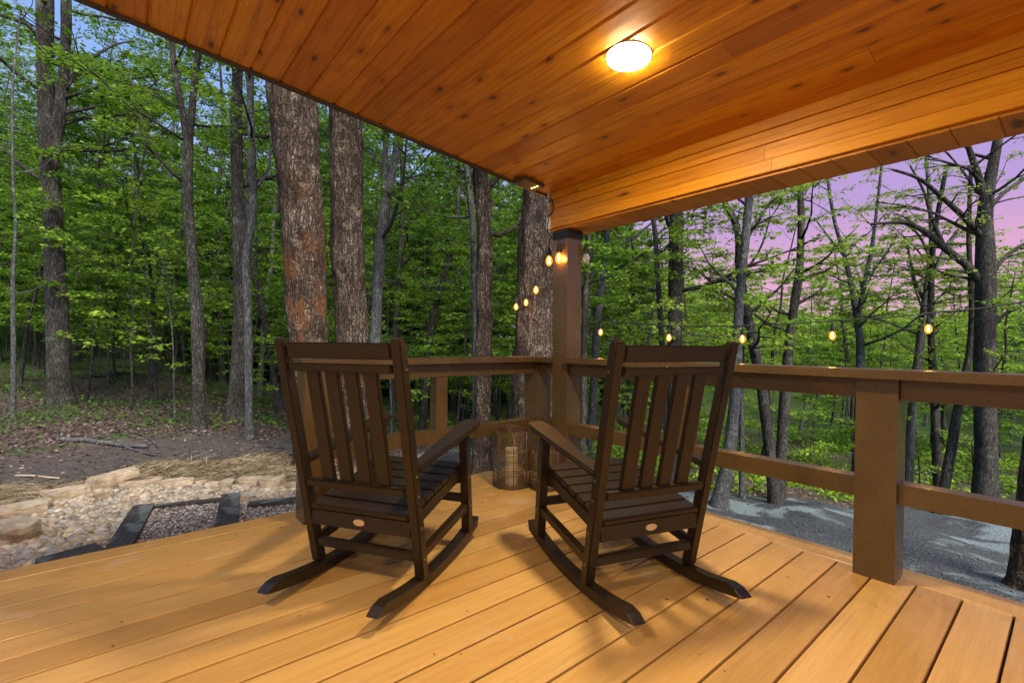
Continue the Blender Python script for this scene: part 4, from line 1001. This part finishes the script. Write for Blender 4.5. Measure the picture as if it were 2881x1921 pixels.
# river pebbles
def pebble_mat():
    b = NB('river_pebble'); t = b.attr('tint')
    col = b.ramp(t, [(0.0, (0.15, 0.11, 0.07)), (0.25, (0.33, 0.25, 0.155)), (0.5, (0.44, 0.35, 0.235)), (0.7, (0.30, 0.30, 0.27)), (0.85, (0.50, 0.39, 0.24)), (1.0, (0.64, 0.58, 0.45))])
    n = b.noise(b.coord(), 40.0, 3)
    return b.finish(b.principled(b.mix(b.mapr(n, 0.3, 0.7, 0.0, 0.3), col, (0.2, 0.16, 0.12)), 0.55))
def blobs(name, P, S, mat, seed, flat=0.6):
    rg = np.random.default_rng(seed); bm = bmesh.new(); bmesh.ops.create_icosphere(bm, subdivisions=1, radius=1)
    U = np.array([v.co[:] for v in bm.verts]); T = np.array([[v.index for v in f.verts] for f in bm.faces]); bm.free()
    n = len(P); a = rg.uniform(0, 6.28, n); ca, sa = np.cos(a), np.sin(a)
    sc = np.stack([S*rg.uniform(0.8, 1.4, n), S*rg.uniform(0.7, 1.0, n), S*flat*rg.uniform(0.7, 1.1, n)], -1)
    V = U[None]*sc[:, None, :]; V = V+rg.normal(0, 0.06, V.shape)*S[:, None, None]
    x = V[..., 0]*ca[:, None]-V[..., 1]*sa[:, None]; y = V[..., 0]*sa[:, None]+V[..., 1]*ca[:, None]
    V = np.stack([x, y, V[..., 2]], -1)+P[:, None, :]
    F = (T[None]+(np.arange(n)*len(U))[:, None, None]).reshape(-1, 3)
    me = bpy.data.meshes.new(name); me.vertices.add(n*len(U)); me.vertices.foreach_set('co', V.astype(np.float32).ravel())
    me.loops.add(F.size); me.loops.foreach_set('vertex_index', F.astype(np.int32).ravel()); me.polygons.add(len(F)); me.polygons.foreach_set('loop_start', np.arange(0, F.size, 3, dtype=np.int32))
    me.update(calc_edges=True); me.polygons.foreach_set('use_smooth', [True]*len(F))
    at_ = me.attributes.new('tint', 'FLOAT', 'POINT'); at_.data.foreach_set('value', np.repeat(rg.random(n), len(U)).astype(np.float32))
    return mesh_obj(name, me, mat)
M['pebble'] = pebble_mat()
steps_poly = [(-0.30, 3.1), (-0.30, 4.02), (0.0, 4.04), (0.13, 4.80), (0.74, 4.66), (0.80, 4.36), (1.5, 4.12), (1.5, 3.1)]
rg = np.random.default_rng(21); x = rg.uniform(-1.5, 2.4, 30000); y = rg.uniform(3.15, 5.9, 30000)
k = poly_in(x, y, pebble_edge) & ~poly_in(x, y, steps_poly); x, y = x[k][:11000], y[k][:11000]
S_ = 0.015+0.028*rg.random(len(x))**1.5
peb = blobs('river_pebbles', np.stack([x, y, terrain(x, y)+0.012+rg.random(len(x))*0.036], -1), S_, M['pebble'], 5, 0.72)
tag(peb, 'bed of tan and grey river pebbles inside the stone edging', 'pebbles', kind='stuff')
# crushed gravel in the timber step bays
x = rg.uniform(-0.3, 1.6, 40000); y = rg.uniform(3.1, 5.1, 40000); k = poly_in(x, y, steps_poly); x, y = x[k][:16000], y[k][:16000]
def chip_mat():
    b = NB('crushed_gravel'); t = b.attr('tint')
    return b.finish(b.principled(b.ramp(t, [(0.0, (0.10, 0.08, 0.06)), (0.5, (0.27, 0.225, 0.185)), (0.85, (0.44, 0.39, 0.34)), (1.0, (0.75, 0.70, 0.62))]), 0.7))
M['chip'] = chip_mat()
g_ = blobs('crushed_gravel', np.stack([x, y, terrain(x, y)+0.045+rg.random(len(x))*0.008], -1), rg.uniform(0.005, 0.012, len(x)), M['chip'], 6)
tag(g_, 'fine grey crushed gravel filling the timber framed path steps', 'gravel', kind='stuff')
me = bpy.data.meshes.new('path'); pv = [(a, c, float(terrain(a, c))+0.04) for a, c in steps_poly]
me.from_pydata(pv, [], [tuple(range(len(pv)))]); pth = mesh_obj('gravel_path', me, M['chip']); tag(pth, kind='structure')
at_ = me.attributes.new('tint', 'FLOAT', 'POINT'); at_.data.foreach_set('value', [0.3]*len(pv))
# stones scattered on the drive margin
x = rg.uniform(3, 9, 20000); y = rg.uniform(-3, 9, 20000); w = drive_weight(x, y); k = (w > 0.05) & (rg.random(len(x)) < np.where(w < 0.8, 0.6, 0.12)); x, y = x[k][:7000], y[k][:7000]
g_ = blobs('drive_gravel', np.stack([x, y, terrain(x, y)+0.006], -1), rg.uniform(0.006, 0.022, len(x)), simple('drive_stone', (0.09, 0.093, 0.093), 0.8), 8); tag(g_, 'loose grey stones along the edge of the gravel drive', 'gravel', kind='stuff')

# edging stones, each its own
def stone_mat():
    b = NB('sandstone'); tc = b.coord(); n = b.noise(tc, 9, 5, 0.65); n2 = b.noise(b.coord((1, 1, 5)), 6.0, 4, 0.6)
    col = b.ramp(n, [(0.3, (0.19, 0.135, 0.080)), (0.5, (0.37, 0.285, 0.185)), (0.7, (0.52, 0.43, 0.31))])
    return b.finish(b.principled(b.mix(b.mapr(n2, 0.55, 0.7, 0, 0.5), col, (0.34, 0.30, 0.26)), 0.85, bump=b.math('ADD', n, n2), bstr=0.6, bdist=0.02))
M['stone'] = stone_mat()
def stone(label, px0, px1, py, wid, hgt, seed, zoff=0.0, tilt=0.0):
    """a rough block spanning the photo columns px0..px1 at row py (2881 px wide photo)"""
    a = ground_at(px0, py[0]); c = ground_at(px1, py[1]); mid = (a+c)/2; L = np.linalg.norm((c-a)[:2]); ang = math.atan2(c[1]-a[1], c[0]-a[0])
    t = bmesh.new(); bmesh.ops.create_cube(t, size=1.0, matrix=Matrix.Diagonal((L*0.99, wid, hgt*0.88, 1)))
    bmesh.ops.subdivide_edges(t, edges=t.edges[:], cuts=3, use_grid_fill=True)
    for v in t.verts:
        e = Vector((v.co.x/L*2, v.co.y/wid*2, v.co.z/hgt*2))
        k = 1-0.16*max(0, abs(e.x)+abs(e.y)-1.35)
        v.co.x *= k*(1-0.06*(e.z > 0.5)); v.co.y *= k*(1-0.05*(e.z > 0.5))
        n = mnoise.noise_vector(v.co*(6.0)+Vector((seed*3.7, 0, 0))); n2 = mnoise.cell_vector(v.co*9.0+Vector((seed*1.7, 2, 0))); v.co += Vector((n.x*0.04+n2.x*0.012, n.y*0.04+n2.y*0.012, n.z*hgt*0.20+n2.z*0.010))
        v.co.z += tilt*v.co.x
    o = obj('edging_stone', t, M['stone'], None, 0.006)
    o.location = (mid[0], mid[1], mid[2]+hgt*0.42+zoff); o.rotation_euler = (0, 0, ang)
    return tag(o, label, 'stone', 'sandstone edging round the pebble bed')
stone('broad flat stone lowest and nearest in the edging, cut by the left edge', -40, 90, (1555, 1520), 0.30, 0.19, 1)
stone('broad pale stone second from the left edge, behind the nearest one', -30, 135, (1480, 1445), 0.26, 0.13, 2)
stone('wedge shaped stone between the broad pale stone and the long raised slab', 115, 245, (1432, 1400), 0.20, 0.13, 3)
stone('long raised slab tilted up, the longest stone of the edging', 245, 385, (1398, 1366), 0.18, 0.13, 4, 0.05, 0.10)
stone('long flat stone just right of the raised slab', 335, 450, (1392, 1370), 0.12, 0.10, 5, 0.0, 0.05)
stone('low long brown stone in the middle of the edging', 450, 548, (1379, 1370), 0.14, 0.10, 6)
stone('small square stone right of the low long one', 550, 575, (1373, 1373), 0.12, 0.08, 7)
stone('short flat dark stone between the small square one and the pale one', 577, 620, (1374, 1374), 0.12, 0.07, 8)
stone('small pale cream stone right of the short flat dark one', 620, 660, (1376, 1376), 0.13, 0.09, 9)
stone('rounded brown stone third from the railing post', 664, 728, (1377, 1377), 0.15, 0.12, 10)
stone('blocky orange stone second from the railing post', 732, 795, (1380, 1386), 0.16, 0.15, 11)
stone('stone at the end of the edging, partly behind the railing post', 798, 850, (1386, 1386), 0.14, 0.11, 12)
stone('lone stone lying inside the pebble bed below the long flat stone', 266, 318, (1420, 1410), 0.12, 0.10, 13)

# timbers of the path steps
def timber_mat():
    b = NB('weathered_timber'); tc = b.coord()
    n = b.noise(b.coord((1.2, 26, 26)), 2.0, 4, 0.6); n2 = b.noise(tc, 4.0, 3, 0.6, 0.6)
    col = b.ramp(n, [(0.3, (0.018, 0.014, 0.011)), (0.6, (0.055, 0.046, 0.038)), (0.8, (0.11, 0.10, 0.085))])
    return b.finish(b.principled(b.mix(b.mapr(n2, 0.52, 0.58, 0.0, 0.7), col, (0.15, 0.16, 0.145)), 0.8, bump=n, bstr=0.6, bdist=0.008))
M['timber'] = timber_mat()
def timber(label, a, c, w, h, zt):
    a = np.array(a, float); c = np.array(c, float); L = np.linalg.norm(c-a); mid = (a+c)/2
    o = obj('landscape_timber', B(-L/2, L/2, -w/2, w/2, -h, 0), M['timber'], None, 0.010)
    o.location = (mid[0], mid[1], float(terrain(mid[0], mid[1]))+zt); o.rotation_euler = (0, 0, math.atan2(c[1]-a[1], c[0]-a[0]))
    return tag(o, label, 'timber', 'timbers framing the gravel path steps')
timber('dark grey timber at the left end of the gravel step, running towards the deck', (0.165, 4.80), (-0.085, 3.35), 0.14, 0.2, 0.085)
timber('grey timber between the two gravel steps, running towards the deck', (0.75, 4.66), (0.49, 3.35), 0.14, 0.2, 0.095)
timber('thin timber along the far side of the left gravel step', (0.235, 4.77), (0.68, 4.63), 0.08, 0.2, 0.07)
timber('timber along the far side of the right gravel step, next to the railing post', (0.825, 4.35), (1.55, 4.10), 0.12, 0.2, 0.075)
timber('low dark timber near the deck edge, left of the gravel step', (-0.34, 3.90), (-0.075, 3.99), 0.20, 0.2, 0.085)

# fallen wood on the forest floor
def fallen(name, label, pts, r0, r1, mat, cat='branch', extra=()):
    P = [ground_at(x, y) for x, y in pts]
    for p in P: p[2] += r0*0.8
    base = P[0].copy(); Q = resample(np.array(P)-base, 0.15); Q = Q+np.random.default_rng(int(pts[0][0])).normal(0, 0.008, Q.shape)
    lines = [(Q, np.linspace(r0, r1, len(Q)), 8)]
    for e in extra:
        E = np.array([ground_at(x, y) for x, y in e])-base; E[:, 2] += r1; QE = resample(E, 0.12); lines.append((QE, np.linspace(r1*1.2, r1*0.4, len(QE)), 6))
    o = mesh_obj(name, tubes_mesh(name, lines), mat); o.location = base; return tag(o, label, cat)
fallen('fallen_log', 'long pale fallen branch lying across the leaf litter on the left', [(172, 1241), (260, 1246), (340, 1256), (415, 1262)], 0.035, 0.022, bp_, 'log')
fallen('fallen_branch', 'thin crooked fallen branch crossing the long pale one', [(345, 1253), (385, 1270), (440, 1285)], 0.018, 0.010, bp_, extra=([(360, 1228), (425, 1240), (455, 1272)],))
fallen('fallen_branch', 'thin pale stick lying left of the railing post at the wood edge', [(680, 1252), (740, 1256), (810, 1266)], 0.014, 0.008, bp_)
fallen('fallen_log', 'mossy log lying far back on the left forest floor', [(255, 1062), (320, 1060), (380, 1056)], 0.09, 0.07, bm_, 'log')
fallen('fallen_branch', 'short stick on the bare soil behind the straw', [(45, 1340), (110, 1342), (165, 1346)], 0.012, 0.008, M['stone'])
